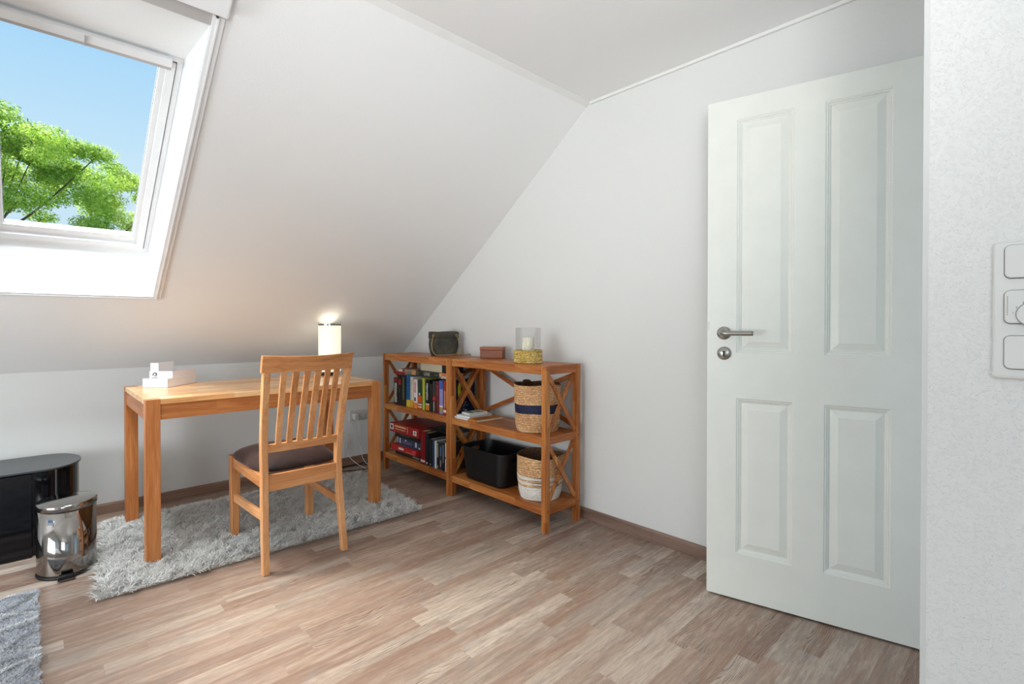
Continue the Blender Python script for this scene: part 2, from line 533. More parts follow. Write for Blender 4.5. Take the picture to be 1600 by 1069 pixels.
# left wall with a window opening, same outline
LW = (-0.6, 1.0, 0.85, 2.0)    # y0 y1 z0 z1
b = B()
box(b, XL-TH, XL, YB, LW[0], 0, ZC)
box(b, XL-TH, XL, LW[0], LW[1], 0, LW[2])
box(b, XL-TH, XL, LW[0], LW[1], LW[3], ZC)
box(b, XL-TH, XL, LW[1], YC, 0, ZC)
loft(b, [[(x, y, z) for y, z in [(YC, 0), (D, 0), (D, K), (YC, ZC)]] for x in (XL-TH, XL)])
structure('wall_left', b, M['wall'])
# wall behind the camera with a window opening added to let in diffuse daylight
BW = (-1.7, 0.2, 0.8, 2.1)
b = B()
box(b, XL, BW[0], YB-TH, YB, 0, ZC)
box(b, BW[0], BW[1], YB-TH, YB, 0, BW[2])
box(b, BW[0], BW[1], YB-TH, YB, BW[3], ZC)
box(b, BW[1], XR+TH, YB-TH, YB, 0, ZC)
structure('wall_back', b, M['wall'])
# white wall at the right of the picture
b = B(); box(b, XR, XR+TH, YB, YR-0.001, 0, ZC)
structure('wall_right', b, M['wall_near'])
# wall with the doorway (its face looks away from the camera)
b = B()
box(b, XR+TH, 1.44, YR-0.112, YR-0.001, 0, ZC)
box(b, 1.44, 2.17, YR-0.112, YR-0.012, 2.02, ZC)
box(b, 2.17, W, YR-0.112, YR-0.012, 0, ZC)
structure('wall_doorway', b, M['wall'])
# smooth casing closing the end of that wall
b = B()
box(b, XR-0.0002, 1.44, YR-0.002, YR+0.0065, 0, ZC-0.001)
structure('trim_1', b, M['corner_paint'])
b = B(); box(b, 2.165, W-0.001, YR-0.012, YR+0.002, 0, 2.08, 0.002); box(b, 1.44, 2.165, YR-0.012, YR+0.002, 2.02, 2.08, 0.002)
structure('trim_2', b, M['white_paint'])
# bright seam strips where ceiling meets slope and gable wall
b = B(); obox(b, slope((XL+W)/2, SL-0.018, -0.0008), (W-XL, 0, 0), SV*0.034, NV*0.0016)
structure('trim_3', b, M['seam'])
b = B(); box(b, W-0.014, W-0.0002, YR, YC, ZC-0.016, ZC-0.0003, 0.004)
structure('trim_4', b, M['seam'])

# roof slope with two window openings
OFF = 0.19
WINS = [(-0.185, 0.475, 0.674, 2.20), (-1.75, -1.09, 0.674, 2.20)]
def slope_mesh():
    b = B()
    xs = [XL, WINS[1][0], WINS[1][1], WINS[0][0], WINS[0][1], W]
    s0, s1 = WINS[0][2], WINS[0][3]
    for o in (0.0, OFF+0.06):
        for i in range(5):
            hole = i in (1, 3)
            x0, x1 = xs[i], xs[i+1]
            for a, c in ([(0, s0), (s1, SL)] if hole else [(0, SL)]):
                if o > 0: # outer skin follows the flared reveal
                    a2 = a if a == 0 else a-0.26; c2 = c if c == SL else c+0.15
                    a, c = (a2 if a == s1 else a), (c2 if c == s0 else c)
                quad(b, [slope(x0, a, o), slope(x1, a, o), slope(x1, c, o), slope(x0, c, o)])
    return b
structure('wall_slope', slope_mesh(), M['ceil'])
# eaves and ridge closures of the roof slab
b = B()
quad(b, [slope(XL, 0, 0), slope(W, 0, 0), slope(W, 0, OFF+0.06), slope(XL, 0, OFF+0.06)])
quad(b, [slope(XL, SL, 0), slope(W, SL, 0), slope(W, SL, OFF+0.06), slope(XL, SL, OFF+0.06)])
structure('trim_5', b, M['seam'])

# reveal: foot vertical, head level, sides slightly flared
SB, ST = 0.674+OFF*math.tan(R(37.09)), 2.20-OFF/math.tan(R(37.09))
SB, ST = 0.812, 1.905
def window(n, wx0, wx1, s0, s1, real_view):
    fx0, fx1 = wx0+0.030, wx1-0.030
    w = empty('window_%d' % n); tag(w, kind='structure')
    b = B()
    I = [slope(wx0, s0), slope(wx1, s0), slope(wx1, s1), slope(wx0, s1)]
    O = [slope(fx0, SB, OFF), slope(fx1, SB, OFF), slope(fx1, ST, OFF), slope(fx0, ST, OFF)]
    O2 = [p + NV*0.07 for p in O]
    for i in range(4):
        j = (i+1) % 4
        quad(b, [I[i], I[j], O[j], O[i]])
        quad(b, [O[i], O[j], O2[j], O2[i]])
    link('reveal', b, M['ceil'], w)
    def ring(bm, x0, x1, a, c, o, wd, th, bev=0.003, wb=None, wt=None):
        wb = wd if wb is None else wb; wt = wd if wt is None else wt
        def sb(xa, xb, sa, sb_):
            obox(bm, slope((xa+xb)/2, (sa+sb_)/2, o+th/2), (xb-xa, 0, 0), SV*(sb_-sa), NV*th, bev)
        sb(x0, x1, a, a+wb); sb(x0, x1, c-wt, c)
        sb(x0, x0+wd, a+wb-0.001, c-wt+0.001); sb(x1-wd, x1, a+wb-0.001, c-wt+0.001)
    b = B(); ring(b, fx0, fx1, SB-0.004, ST+0.004, OFF-0.004, 0.020, 0.055)
    link('frame', b, M['pvc'], w)
    # dark gasket line between frame and sash
    b = B(); ring(b, fx0+0.020, fx1-0.020, SB+0.016, ST-0.019, OFF+0.003, 0.0032, 0.05, 0, 0.0032, 0.0004)
    link('gasket', b, M['gasket'], w)
    sa = (fx0+0.023, fx1-0.023, SB+0.019, ST-0.022)
    b = B(); ring(b, *sa, OFF-0.010, 0.030, 0.055, 0.004, 0.030, 0.016)
    ring(b, sa[0]+0.028, sa[1]-0.028, sa[2]+0.028, sa[3]-0.012, OFF+0.004, 0.022, 0.03, 0.003, 0.045, 0.008)
    sash = link('sash', b, M['pvc'], w)
    gx = (sa[0]+0.050, sa[1]-0.050, sa[2]+0.073, sa[3]-0.018)
    b = B(); ring(b, gx[0]-0.002, gx[1]+0.002, gx[2]-0.002, gx[3]+0.002, OFF+0.014, 0.004, 0.012, 0)
    link('glazing_seal', b, M['grey_print'], sash)
    b = B(); obox(b, slope((gx[0]+gx[1])/2, (gx[2]+gx[3])/2, OFF+0.02), (gx[1]-gx[0], 0, 0), SV*(gx[3]-gx[2]), NV*0.004)
    link('pane', b, M['pane'], sash)
    # ventilation bar / blind rail across the head of the sash
    b = B(); obox(b, slope((sa[0]+sa[1])/2, sa[3]+0.010, OFF-0.024), (sa[1]-sa[0]-0.035, 0, 0), SV*0.034, NV*0.026, 0.007)
    link('blind_cassette', b, M['pvc'], w)
    b = B(); obox(b, slope((sa[0]+sa[1])/2, sa[3]-0.014, OFF-0.020), (sa[1]-sa[0]-0.035, 0, 0), SV*0.015, NV*0.018, 0.003)
    for dx in (0.26,):
        obox(b, slope((sa[0]+sa[1])/2, sa[3]+0.004, OFF-0.040), (0.004, 0, 0), SV*0.035, NV*0.010, 0.001)
    link('blind_pull_bar', b, M['pvc_grey'], w)
    # blind kit around the inner edge of the reveal
    b = B()
    for xa, sgn in ((wx1, 1), (wx0, -1)):
        obox(b, slope(xa-sgn*0.003, (s0+s1)/2, 0.006), (0.016, 0, 0), SV*(s1-s0+0.02), NV*0.030, 0.003)
        obox(b, slope(xa+sgn*0.006, (s0+s1)/2, -0.008), (0.006, 0, 0), SV*(s1-s0+0.02), NV*0.012, 0.001)
        obox(b, slope(xa+sgn*0.018, (s0+s1)/2, -0.004), (0.016, 0, 0), SV*(s1-s0+0.02), NV*0.010, 0.002)
    link('side_rail', b, M['pvc'], w)
    b = B()
    for k_, (ds, dn) in enumerate(((0.002, 0.0), (-0.008, -0.006), (-0.018, -0.003))):
        obox(b, slope((wx0+wx1)/2, s0+ds, dn), (wx1-wx0+0.03, 0, 0), SV*0.008, NV*(0.02-0.004*k_), 0.002)
    link('bottom_rail', b, M['pvc'], w)
    b = B()
    obox(b, slope((wx0+wx1)/2, s1-0.006, 0.010), (wx1-wx0-0.004, 0, 0), SV*0.055, NV*0.022, 0.003)
    link('inner_blind_rail', b, M['pvc_grey'], w)
    b = B()
    obox(b, slope((wx0+wx1)/2, s1+0.070, -0.022), (wx1-wx0+0.052, 0, 0), SV*0.085, NV*0.044, 0.006)
    link('top_cassette', b, M['pvc'], w)
    b = B()
    obox(b, slope(wx1+0.0, s1+0.013, -0.012), (0.006, 0, 0), SV*0.010, NV*0.014, 0)
    link('rail_end_clip', b, M['gasket'], w)
window(1, *WINS[0], True)
window(2, *WINS[1], False)
# plain frames in the two openings out of view
def wall_window(n, along, p0, p1, z0, z1, pos):
    w = empty('window_%d' % n); tag(w, kind='structure')
    b = B()
    def bx(a0, a1, c0, c1):
        if along == 'x': box(b, a0, a1, pos-0.03, pos+0.03, c0, c1, 0.004)
        else: box(b, pos-0.03, pos+0.03, a0, a1, c0, c1, 0.004)
    t_ = 0.06
    bx(p0, p1, z0, z0+t_); bx(p0, p1, z1-t_, z1); bx(p0, p0+t_, z0+t_, z1-t_); bx(p1-t_, p1, z0+t_, z1-t_); bx((p0+p1)/2-0.05, (p0+p1)/2+0.05, z0+t_, z1-t_)
    link('frame', b, M['pvc'], w)
    b = B()
    if along == 'x': box(b, p0+t_, p1-t_, pos-0.002, pos+0.002, z0+t_, z1-t_)
    else: box(b, pos-0.002, pos+0.002, p0+t_, p1-t_, z0+t_, z1-t_)
    link('pane', b, M['pane'], w)
wall_window(3, 'x', BW[0], BW[1], BW[2], BW[3], YB-0.06)  # unseen back window, put in for its fill daylight
wall_window(4, 'y', LW[0], LW[1], LW[2], LW[3], XL-0.06)

# baseboards
def baseboard(name, axis, a0, a1, pos, sgn, mat, joints=()):
    b = B()
    cuts = [a0] + list(joints) + [a1]
    for c0, c1 in zip(cuts, cuts[1:]):
        c0 += 0.0006; c1 -= 0.0006
        pr_ = [(0, 0.0), (0.015, 0.0), (0.015, 0.052), (0.011, 0.060), (0, 0.060)]
        rings = []
        for c in (c0, c1):
            rings.append([((c, pos+sgn*u, z) if axis == 'x' else (pos+sgn*u, c, z)) for u, z in pr_])
        loft(b, rings)
    structure(name, b, mat)
baseboard('baseboard_knee', 'x', XL, W-0.015, D, -1, M['base'], (-1.4, 0.4))
baseboard('baseboard_gable', 'y', YR+0.002, D-0.015, W, -1, M['base_y'], (1.354,))
baseboard('baseboard_right', 'y', YB+0.0, YR-0.02, XR, -1, M['base_y'])

# ================================================================== DOOR LEAF
DA = R(12.948)
dl = empty('door_1', (2.0012, 0.9417, 0.0), 0.0); tag(dl, kind='structure')
dl.rotation_euler = (0, 0, math.atan2(-math.cos(DA), math.sin(DA)))    # local x runs from the free edge to the hinges
# local -y is the face towards the room
def door_leaf():
    b = B()
    Wd, Z0, Z1, T = 0.735, 0.008, 1.993, 0.040
    xs = [0, 0.110, 0.307, 0.407, 0.603, Wd]
    zs = [Z0, 0.190, 0.806, 0.986, 1.908, Z1]
    for side, yy in ((1, 0.0), (-1, T)):
        for i in range(5):
            for j in range(5):
                if i in (1, 3) and j in (1, 3):
                    x0, x1, z0, z1 = xs[i], xs[i+1], zs[j], zs[j+1]
                    # stepped moulding, sloping groove, raised field
                    steps = [(0, 0), (0.0035, 0.0035), (0.007, 0.0035), (0.010, 0.008), (0.013, 0.0085), (0.0165, 0.0125), (0.019, 0.0125), (0.040, 0.0055), (0.0435, 0.0040)]
                    prev = None
                    for d_, dep in steps:
                        y = yy + side*dep
                        ring = [b.verts.new((x0+d_, y, z0+d_)), b.verts.new((x1-d_, y, z0+d_)), b.verts.new((x1-d_, y, z1-d_)), b.verts.new((x0+d_, y, z1-d_))]
                        if prev:
                            for k_ in range(4):
                                b.faces.new((prev[k_], prev[(k_+1) % 4], ring[(k_+1) % 4], ring[k_]))
                        prev = ring
                    b.faces.new(prev)
                else:
                    quad(b, [(xs[i], yy, zs[j]), (xs[i+1], yy, zs[j]), (xs[i+1], yy, zs[j+1]), (xs[i], yy, zs[j+1])])
    quad(b, [(0, 0, Z0), (0, T, Z0), (0, T, Z1), (0, 0, Z1)])
    quad(b, [(Wd, 0, Z0), (Wd, T, Z0), (Wd, T, Z1), (Wd, 0, Z1)])
    quad(b, [(0, 0, Z0), (Wd, 0, Z0), (Wd, T, Z0), (0, T, Z0)])
    quad(b, [(0, 0, Z1), (Wd, 0, Z1), (Wd, T, Z1), (0, T, Z1)])
    bmesh.ops.remove_doubles(b, verts=b.verts, dist=1e-5)
    es = [e_ for e_ in b.edges if all((abs(v.co.y) < 1e-6 or abs(v.co.y-T) < 1e-6) for v in e_.verts) and (all(abs(v.co.x) < 1e-6 for v in e_.verts) or all(abs(v.co.z-Z1) < 1e-6 for v in e_.verts))]
    bmesh.ops.bevel(b, geom=es, offset=0.003, segments=2, affect='EDGES')
    return b
link('leaf', door_leaf(), M['door'], dl)
# the sign of local y: +y must point away from the room
def disc(bm, c, r, t, n=40, ybase=0.0):
    rings = []
    for rr, yy in ((r, ybase), (r, ybase-t*0.7), (r*0.93, ybase-t), (r*0.0001, ybase-t)):
        rings.append([(c[0]+rr*math.cos(2*math.pi*j/n), yy, c[1]+rr*math.sin(2*math.pi*j/n)) for j in range(n)])
    loft(bm, rings)
h = empty('handle'); h.parent = dl
tmp = h
bpy.data.objects.remove(tmp)
b = B()
disc(b, (0.064, 1.064), 0.026, 0.008)
disc(b, (0.064, 1.064), 0.013, 0.014)
rose = link('handle_rose', b, M['steel'], dl, True)
b = B(); tube(b, [(0.064, -0.008, 1.064), (0.064, -0.038, 1.064), (0.068, -0.052, 1.064), (0.082, -0.057, 1.064), (0.12, -0.058, 1.064), (0.178, -0.058, 1.064)], 0.0092, 16, 6)
link('lever', b, M['steel'], rose, True)
b = B(); disc(b, (0.065, 0.983), 0.026, 0.008)
kr = link('key_rose', b, M['steel'], dl, True)
b = B(); box(b, 0.0615, 0.0685, -0.0095, -0.0080, 0.971, 0.993, 0.0)
link('keyhole', b, M['dark'], kr)
b = B(); box(b, 0.0045, 0.0075, -0.0006, 0.002, 1.078, 1.109); box(b, -0.0006, 0.001, 0.008, 0.028, 0.95, 1.14)
link('lock_plate', b, M['steel'], dl)
b = B()
for z_ in (0.25, 1.75): cyl(b, (0.742, 0.010, z_-0.05), (0.742, 0.010, z_+0.05), 0.008, 16)
link('hinge', b, M['steel'], dl, True)

# ================================================================== SWITCH PLATE
sw = empty('switch_panel', (XR, -0.018, 1.119), 0, 'white three-gang wall switch panel with round thermostat dial between two rockers', 'switch')
PY0, PY1 = -0.073, 0.073          # along Y, local; +y is left in the picture
b = B()
prf = []
def rrect(y0, y1, z0, z1, r, x, n=6):
    pts = []
    for cy, cz, a0 in ((y1-r, z1-r, 0), (y0+r, z1-r, 90), (y0+r, z0+r, 180), (y1-r, z0+r, 270)):
        for k_ in range(n+1):
            a = R(a0+90*k_/n)
            pts.append((x, cy+r*math.cos(a), cz+r*math.sin(a)))
    return pts
ZH = 0.1125
loft(b, [rrect(-0.0410, 0.0745, -ZH, ZH, 0.006, 0.0), rrect(-0.0410, 0.0745, -ZH, ZH, 0.006, -0.0065), rrect(-0.0390, 0.0725, -ZH+0.002, ZH-0.002, 0.006, -0.0095), rrect(-0.037, 0.0705, -ZH+0.006, ZH-0.006, 0.005, -0.0105)])
link('frame_plate', b, M['white_plastic'], sw)
for nm, zc in (('rocker', 0.0795), ('thermostat_cover', 0.0055), ('rocker', -0.0685)):
    b = B(); loft(b, [rrect(0.0025, 0.0615, zc-0.0281, zc+0.0276, 0.0088, -0.0100), rrect(0.0030, 0.0609, zc-0.0281, zc+0.0276, 0.0088, -0.0112)])
    link('shadow_gap', b, M['dark'], sw)
    b = B()
    hy, dz = 0.0575, 0.0275
    top = -0.0150 if nm == 'rocker' else -0.0165
    loft(b, [rrect(0.0036, 0.0604, zc-dz+0.0006, zc+dz-0.0006, 0.008, -0.0105), rrect(0.0036, 0.0604, zc-dz+0.0006, zc+dz-0.0006, 0.008, top+0.0015), rrect(0.0052, 0.0588, zc-dz+0.0022, zc+dz-0.0022, 0.0065, top)])
    cover = link(nm, b, M['white_plastic'], sw)
    if nm == 'thermostat_cover':
        b = B(); loft(b, [[(x, 0.028+r*math.cos(a*math.pi/20), zc-0.0125+r*math.sin(a*math.pi/20)) for a in range(40)] for x, r in ((-0.0165, 0.0186), (-0.0205, 0.0178), (-0.0212, 0.0165))])
        link('dial', b, M['white_plastic'], cover)
        b = B(); loft(b, [[(x, 0.028+r*math.cos(a*math.pi/20), zc-0.0125+r*math.sin(a*math.pi/20)) for a in range(40)] for x, r in ((-0.0164, 0.0196), (-0.0168, 0.0194))])
        link('dial_gap', b, M['grey_print'], cover)
        b = B()
        for k_ in range(10): box(b, -0.0168, -0.0160, 0.0562, 0.0572, zc+0.0155-k_*0.0032, zc+0.0169-k_*0.0032)
        link('vent_slots', b, M['dark'], cover)
        def digit(txt, y, z, size):
            cu = bpy.data.curves.new('digits', 'FONT'); cu.body = txt; cu.size = size; cu.align_x = 'CENTER'; cu.align_y = 'CENTER'; cu.extrude = 0.0001
            ob = bpy.data.objects.new('digit', cu)
            me = bpy.data.meshes.new_from_object(ob); bpy.data.objects.remove(ob); bpy.data.curves.remove(cu)
            me.materials.append(M['print'])
            o = bpy.data.objects.new('digit', me); COL.objects.link(o); o.parent = cover
            o.matrix_local = Matrix.Translation((-0.0167, y, z)) @ Matrix(((0, 0, -1), (-1, 0, 0), (0, 1, 0))).to_4x4()
        digit('1', 0.0500, zc-0.0100, 0.0046)
        digit('2', 0.0462, zc-0.0012, 0.0046)
        digit('3', 0.0385, zc+0.0060, 0.0046)

# ================================================================== TABLE
tb = empty('desk', (0.3707, 2.758, 0.0), 0, 'light oak rectangular desk with block legs standing on the grey rug', 'desk')
TX, TY, TZ, LG = 1.1626, 0.714, 0.758, 0.056
for x in (0, TX-LG):
    for y in (0, TY-LG):
        b = B(); box(b, x, x+LG, y, y+LG, 0.012, TZ, 0.0016)
        link('leg', b, M['oak2'], tb)
b = B()
g_ = 0.0006; l_ = LG+g_
ol = [(l_, 0), (TX-l_, 0), (TX-l_, l_), (TX, l_), (TX, TY-l_), (TX-l_, TY-l_), (TX-l_, TY), (l_, TY), (l_, TY-l_), (0, TY-l_), (0, l_), (l_, l_)]
loft(b, [[(x, y, z) for x, y in ol] for z in (TZ-0.0225, TZ)])
# the legs' end grain is let into the corners of the top
link('tabletop', b, M['oaktop'], tb)
b = B(); box(b, LG, TX-LG, 0.004, 0.026, TZ-0.094, TZ-0.023, 0.0008); link('front_apron', b, M['oakapron'], tb)
b = B(); box(b, LG, TX-LG, TY-0.026, TY-0.004, TZ-0.094, TZ-0.023, 0.0008); link('rear_apron', b, M['oakapron'], tb)
for x in (0.004, TX-0.026):
    b = B(); box(b, x, x+0.022, LG, TY-LG, TZ-0.094, TZ-0.023, 0.0008); link('side_apron', b, M['oak1'], tb)

# ================================================================== CHAIR
ch = empty('dining_chair', (0.92, 2.60, 0.0), 0, 'light wooden chair with slatted back and brown velvet seat, pushed towards the desk', 'chair')
cx0, cy0 = 0.92, 2.60
def L_(x, y, z): return (x-cx0, y-cy0, z)
def yback(z):      # centre line of the rear posts
    pts = [(0.0, 2.338), (0.2, 2.366), (0.42, 2.388), (0.6, 2.362), (0.8, 2.305), (0.965, 2.245)]
    for (z0, y0), (z1, y1) in zip(pts, pts[1:]):
        if z <= z1:
            t = (z-z0)/(z1-z0); return y0+(y1-y0)*t
    return pts[-1][1]
def ysm(z):
    return sum(yback(min(0.965, max(0, z+d))) for d in (-0.06, -0.03, 0, 0.03, 0.06))/5
def xpost(z, side):
    if side < 0:
        t = abs(z-0.42)/0.5
        return 0.737 - (0.030*((z-0.42)/0.545) if z > 0.42 else 0.010*((0.42-z)/0.42))
    return 1.1045 + (0.012*((0.42-z)/0.42) if z < 0.42 else -0.001)
for side in (-1, 1):
    b = B(); rings = []
    for i in range(25):
        z = 0.002 + (0.893-0.002)*i/24
        y = ysm(z); x = xpost(z, side)
        hw = 0.0185 if 0.2 < z < 0.6 else 0.0165
        w_ = 0.028
        xa, xb = (x, x+w_) if side < 0 else (x-w_, x)
        rings.append([L_(xa+0.002, y-hw, z), L_(xb-0.002, y-hw, z), L_(xb, y-hw+0.003, z), L_(xb, y+hw-0.003, z), L_(xb-0.002, y+hw, z), L_(xa+0.002, y+hw, z), L_(xa, y+hw-0.003, z), L_(xa, y-hw+0.003, z)])
    loft(b, rings)
    link('rear_leg', b, M['cha2'], ch)
# front legs
for xa in (0.733, 1.114):
    b = B()
    def rr_(x0, x1, y0, y1, z, c=0.003):
        return [L_(x0+c, y0, z), L_(x1-c, y0, z), L_(x1, y0+c, z), L_(x1, y1-c, z), L_(x1-c, y1, z), L_(x0+c, y1, z), L_(x0, y1-c, z), L_(x0, y0+c, z)]
    ins = 0.008 if xa < 0.9 else 0.0
    loft(b, [rr_(xa+0.004, xa+0.040, 2.832, 2.868, 0.014), rr_(xa, xa+0.045, 2.828, 2.872, 0.34), rr_(xa, xa+0.045, 2.828, 2.872, 0.432)])
    link('front_leg', b, M['cha2'], ch)
# seat rails
b = B(); bar(b, L_(0.764, 2.378, 0.388), L_(1.078, 2.378, 0.388), 0.072, 0.022, (0, 1, 0)); link('seat_rail', b, M['cha0'], ch)
b = B(); bar(b, L_(0.776, 2.858, 0.398), L_(1.116, 2.858, 0.398), 0.058, 0.022, (0, 1, 0)); link('seat_rail', b, M['cha0'], ch)
b = B(); bar(b, L_(0.749, 2.400, 0.398), L_(0.752, 2.830, 0.398), 0.056, 0.022, (1, 0, 0)); link('seat_rail', b, M['cha1'], ch)
b = B(); bar(b, L_(1.095, 2.400, 0.398), L_(1.138, 2.830, 0.398), 0.056, 0.022, (1, 0, 0)); link('seat_rail', b, M['cha1'], ch)
# side stretchers
b = B(); bar(b, L_(0.749, 2.385, 0.240), L_(0.754, 2.832, 0.216), 0.038, 0.017, (1, 0, 0)); link('stretcher', b, M['cha1'], ch)
b = B(); bar(b, L_(1.092, 2.385, 0.240), L_(1.136, 2.832, 0.216), 0.038, 0.017, (1, 0, 0)); link('stretcher', b, M['cha1'], ch)
# top rail, bowed towards the rear
def bow(x, amp): 
    t = (x-0.905)/0.20
    return -amp*(1-t*t)
b = B(); rings = []
for i in range(21):
    x = 0.7035 + (1.1045-0.7035)*i/20
    g = bow(x, 0.026)
    q_ = 1-((x-0.904)/0.20)**2; zt = 0.967-0.008*q_; zb = 0.893-0.003*q_
    yt, yb_ = ysm(0.955)+g, ysm(0.885)+g
    h_ = 0.0115
    rings.append([L_(x, yb_-h_, zb), L_(x, yt-h_, zt-0.002), L_(x, yt-h_+0.002, zt), L_(x, yt+h_-0.002, zt), L_(x, yt+h_, zt-0.002), L_(x, yb_+h_, zb)])
loft(b, rings)
link('top_rail', b, M['cha0'], ch, False)
# lower back rail
b = B(); rings = []
for i in range(15):
    x = 0.758 + (1.080-0.758)*i/14
    g = bow(x, 0.010)*1.0
    rings.append([L_(x, ysm(0.53)-0.010+g, 0.528), L_(x, ysm(0.565)-0.010+g, 0.563), L_(x, ysm(0.565)+0.010+g, 0.565), L_(x, ysm(0.53)+0.010+g, 0.528)])
loft(b, rings)
link('back_rail', b, M['cha0'], ch)
tops = [(0.780, 0.804), (0.829, 0.855), (0.879, 0.904), (0.926, 0.953), (0.974, 0.997), (1.018, 1.042)]
bots = [(0.790, 0.814), (0.837, 0.861), (0.882, 0.907), (0.930, 0.955), (0.976, 1.001), (1.024, 1.046)]
for (t0, t1), (b0, b1) in zip(tops, bots):
    b = B(); rings = []
    for i in range(9):
        f = i/8; z = 0.560 + (0.897-0.560)*f
        x0, x1 = b0+(t0-b0)*f, b1+(t1-b1)*f
        xm = (x0+x1)/2
        y = ysm(z) + bow(xm, 0.010+0.014*f) - 0.004*math.sin(math.pi*f)
        rings.append([L_(x0, y-0.006, z), L_(x1, y-0.006, z), L_(x1, y+0.006, z), L_(x0, y+0.006, z)])
    loft(b, rings)
    link('slat', b, M['cha2'], ch)
# cushion
b = B()
n_, mrow = 48, 7
rings = []
def cush(t, inset):
    # rounded trapezoid: wider at the front
    c_, s_ = math.cos(t), math.sin(t)
    ex = 0.45
    X_ = math.copysign(abs(c_)**ex, c_); Y_ = math.copysign(abs(s_)**ex, s_)
    y = 2.642 + Y_*(0.250-inset)
    hwid = 0.190 + 0.030*((y-2.39)/0.5) - inset
    xm = 0.927 + 0.018*((y-2.39)/0.5)
    return xm + X_*hwid, y
prof_c = [(0.008, 0.4270), (0.002, 0.4290), (0.0, 0.434), (0.002, 0.441), (0.010, 0.452), (0.028, 0.464), (0.06, 0.475), (0.11, 0.482), (0.150, 0.485), (0.175, 0.486)]
for ins_, z in prof_c:
    r_ = []
    for j in range(n_):
        x, y = cush(2*math.pi*j/n_, ins_)
        zz = z + (0.0012*math.sin(30*x+y*9) if z > 0.45 else 0)
        r_.append(L_(x, y, zz))
    rings.append(r_)
loft(b, rings)
link('seat_cushion', b, M['velvet'], ch, True)

# ================================================================== BOOKCASES
def bookcase(label, y0, y1):
    X0, X1 = 1.945, 2.234
    PX, PY = 0.035, 0.029
    t = empty('bookcase', ((X0+X1)/2, (y0+y1)/2, 0), 0, label, 'shelf', 'crossed-side bookcases')
    ox, oy = (X0+X1)/2, (y0+y1)/2
    def bx(name, x0, x1, ya, yb, z0, z1, mat, bev=0.0015):
        b = B(); box(b, x0-ox, x1-ox, ya-oy, yb-oy, z0, z1, bev); return link(name, b, mat, t)
    H = 0.881
    for x in (X0, X1-PX):
        for y in (y0, y1-PY):
            bx('post', x, x+PX, y, y+PY, 0.0, H-0.001, M['aca2'])
    for zt in (0.133, 0.503, 0.880):
        zr = zt-0.046 if zt > 0.8 else zt-0.040
        nm = 'front_rail'
        bx(nm, X0+0.002, X0+0.022, y0+PY, y1-PY, zr, zt, M['aca1'])
        bx('rear_rail', X1-0.022, X1-0.002, y0+PY, y1-PY, zr, zt, M['aca1'])
        for y in (y0+0.003, y1-0.021):
            bx('side_rail', X0+PX, X1-PX, y, y+0.018, zr, zt, M['aca0'])
        # board set between the rails
        b = B()
        if zt > 0.8:
            box(b, X0+0.022-ox, X1-0.022-ox, y0+0.023-oy, y1-0.023-oy, zt-0.018, zt+0.0005, 0.0008)
        else:
            box(b, X0+0.022-ox, X1-0.022-ox, y0+0.024-oy, y1-0.024-oy, zt-0.018, zt-0.0005, 0.0008)
        link('shelf_board', b, M['aca1'], t)
    # crossed braces on both ends and across the upper back
    for yy in (y0+0.016, y1-0.016):
        for za, zb in ((0.133, 0.463), (0.503, 0.834)):
            b = B(); bar(b, (X0+PX-ox+0.004, yy+0.005-oy, za+0.012), (X1-PX-ox-0.004, yy+0.005-oy, zb-0.012), 0.023, 0.010, (0, 1, 0)); link('brace', b, M['aca2'], t)
            b = B(); bar(b, (X0+PX-ox+0.004, yy-0.005-oy, zb-0.012), (X1-PX-ox-0.004, yy-0.005-oy, za+0.012), 0.023, 0.010, (0, 1, 0)); link('brace', b, M['aca2'], t)
    xb = X1-0.004-ox
    b = B(); bar(b, (xb, y0+PY-oy, 0.52), (xb, y1-PY-oy, 0.82), 0.026, 0.009, (1, 0, 0)); link('rear_brace', b, M['aca1'], t)
    b = B(); bar(b, (xb-0.009, y0+PY-oy, 0.82), (xb-0.009, y1-PY-oy, 0.52), 0.026, 0.009, (1, 0, 0)); link('rear_brace', b, M['aca1'], t)
    # bolt heads on the end faces
    for zz in (0.862, 0.484, 0.113):
        for xx in (X0+PX/2, X1-PX/2):
            b = B()
            cyl(b, (xx-ox, y0-oy+0.001, zz), (xx-ox, y0-oy-0.0012, zz), 0.0055, 14)
            link('bolt_cap', b, M['teak'], t)
    return t
bookcase('orange wooden bookcase holding two straw baskets and a black tub, nearest the door', 1.785, 2.625)
bookcase('orange wooden bookcase full of books and board games beside the desk', 2.627, 3.465)

# ================================================================== BOOKS
def spine_mat(name, base, kind=0, c2='ffffff', c3=None):
    """printed cover: colour bands and letter-like flecks along the height"""
    t = NT(name); o, s = t.xyz()
    col = (*hexc(base), 1)
    t.out(hexc(base), 0.45, 0, 0.4)
    return t.m
MC = {}
def cm(h):
    if h not in MC: MC[h] = plain('cover_%s' % h, h, 0.42, 0, 0.4)
    return MC[h]
M['pages'] = plain('book_pages', 'ded3bb', 0.8)
M['pages_d'] = plain('book_pages_aged', 'c9b48f', 0.8)

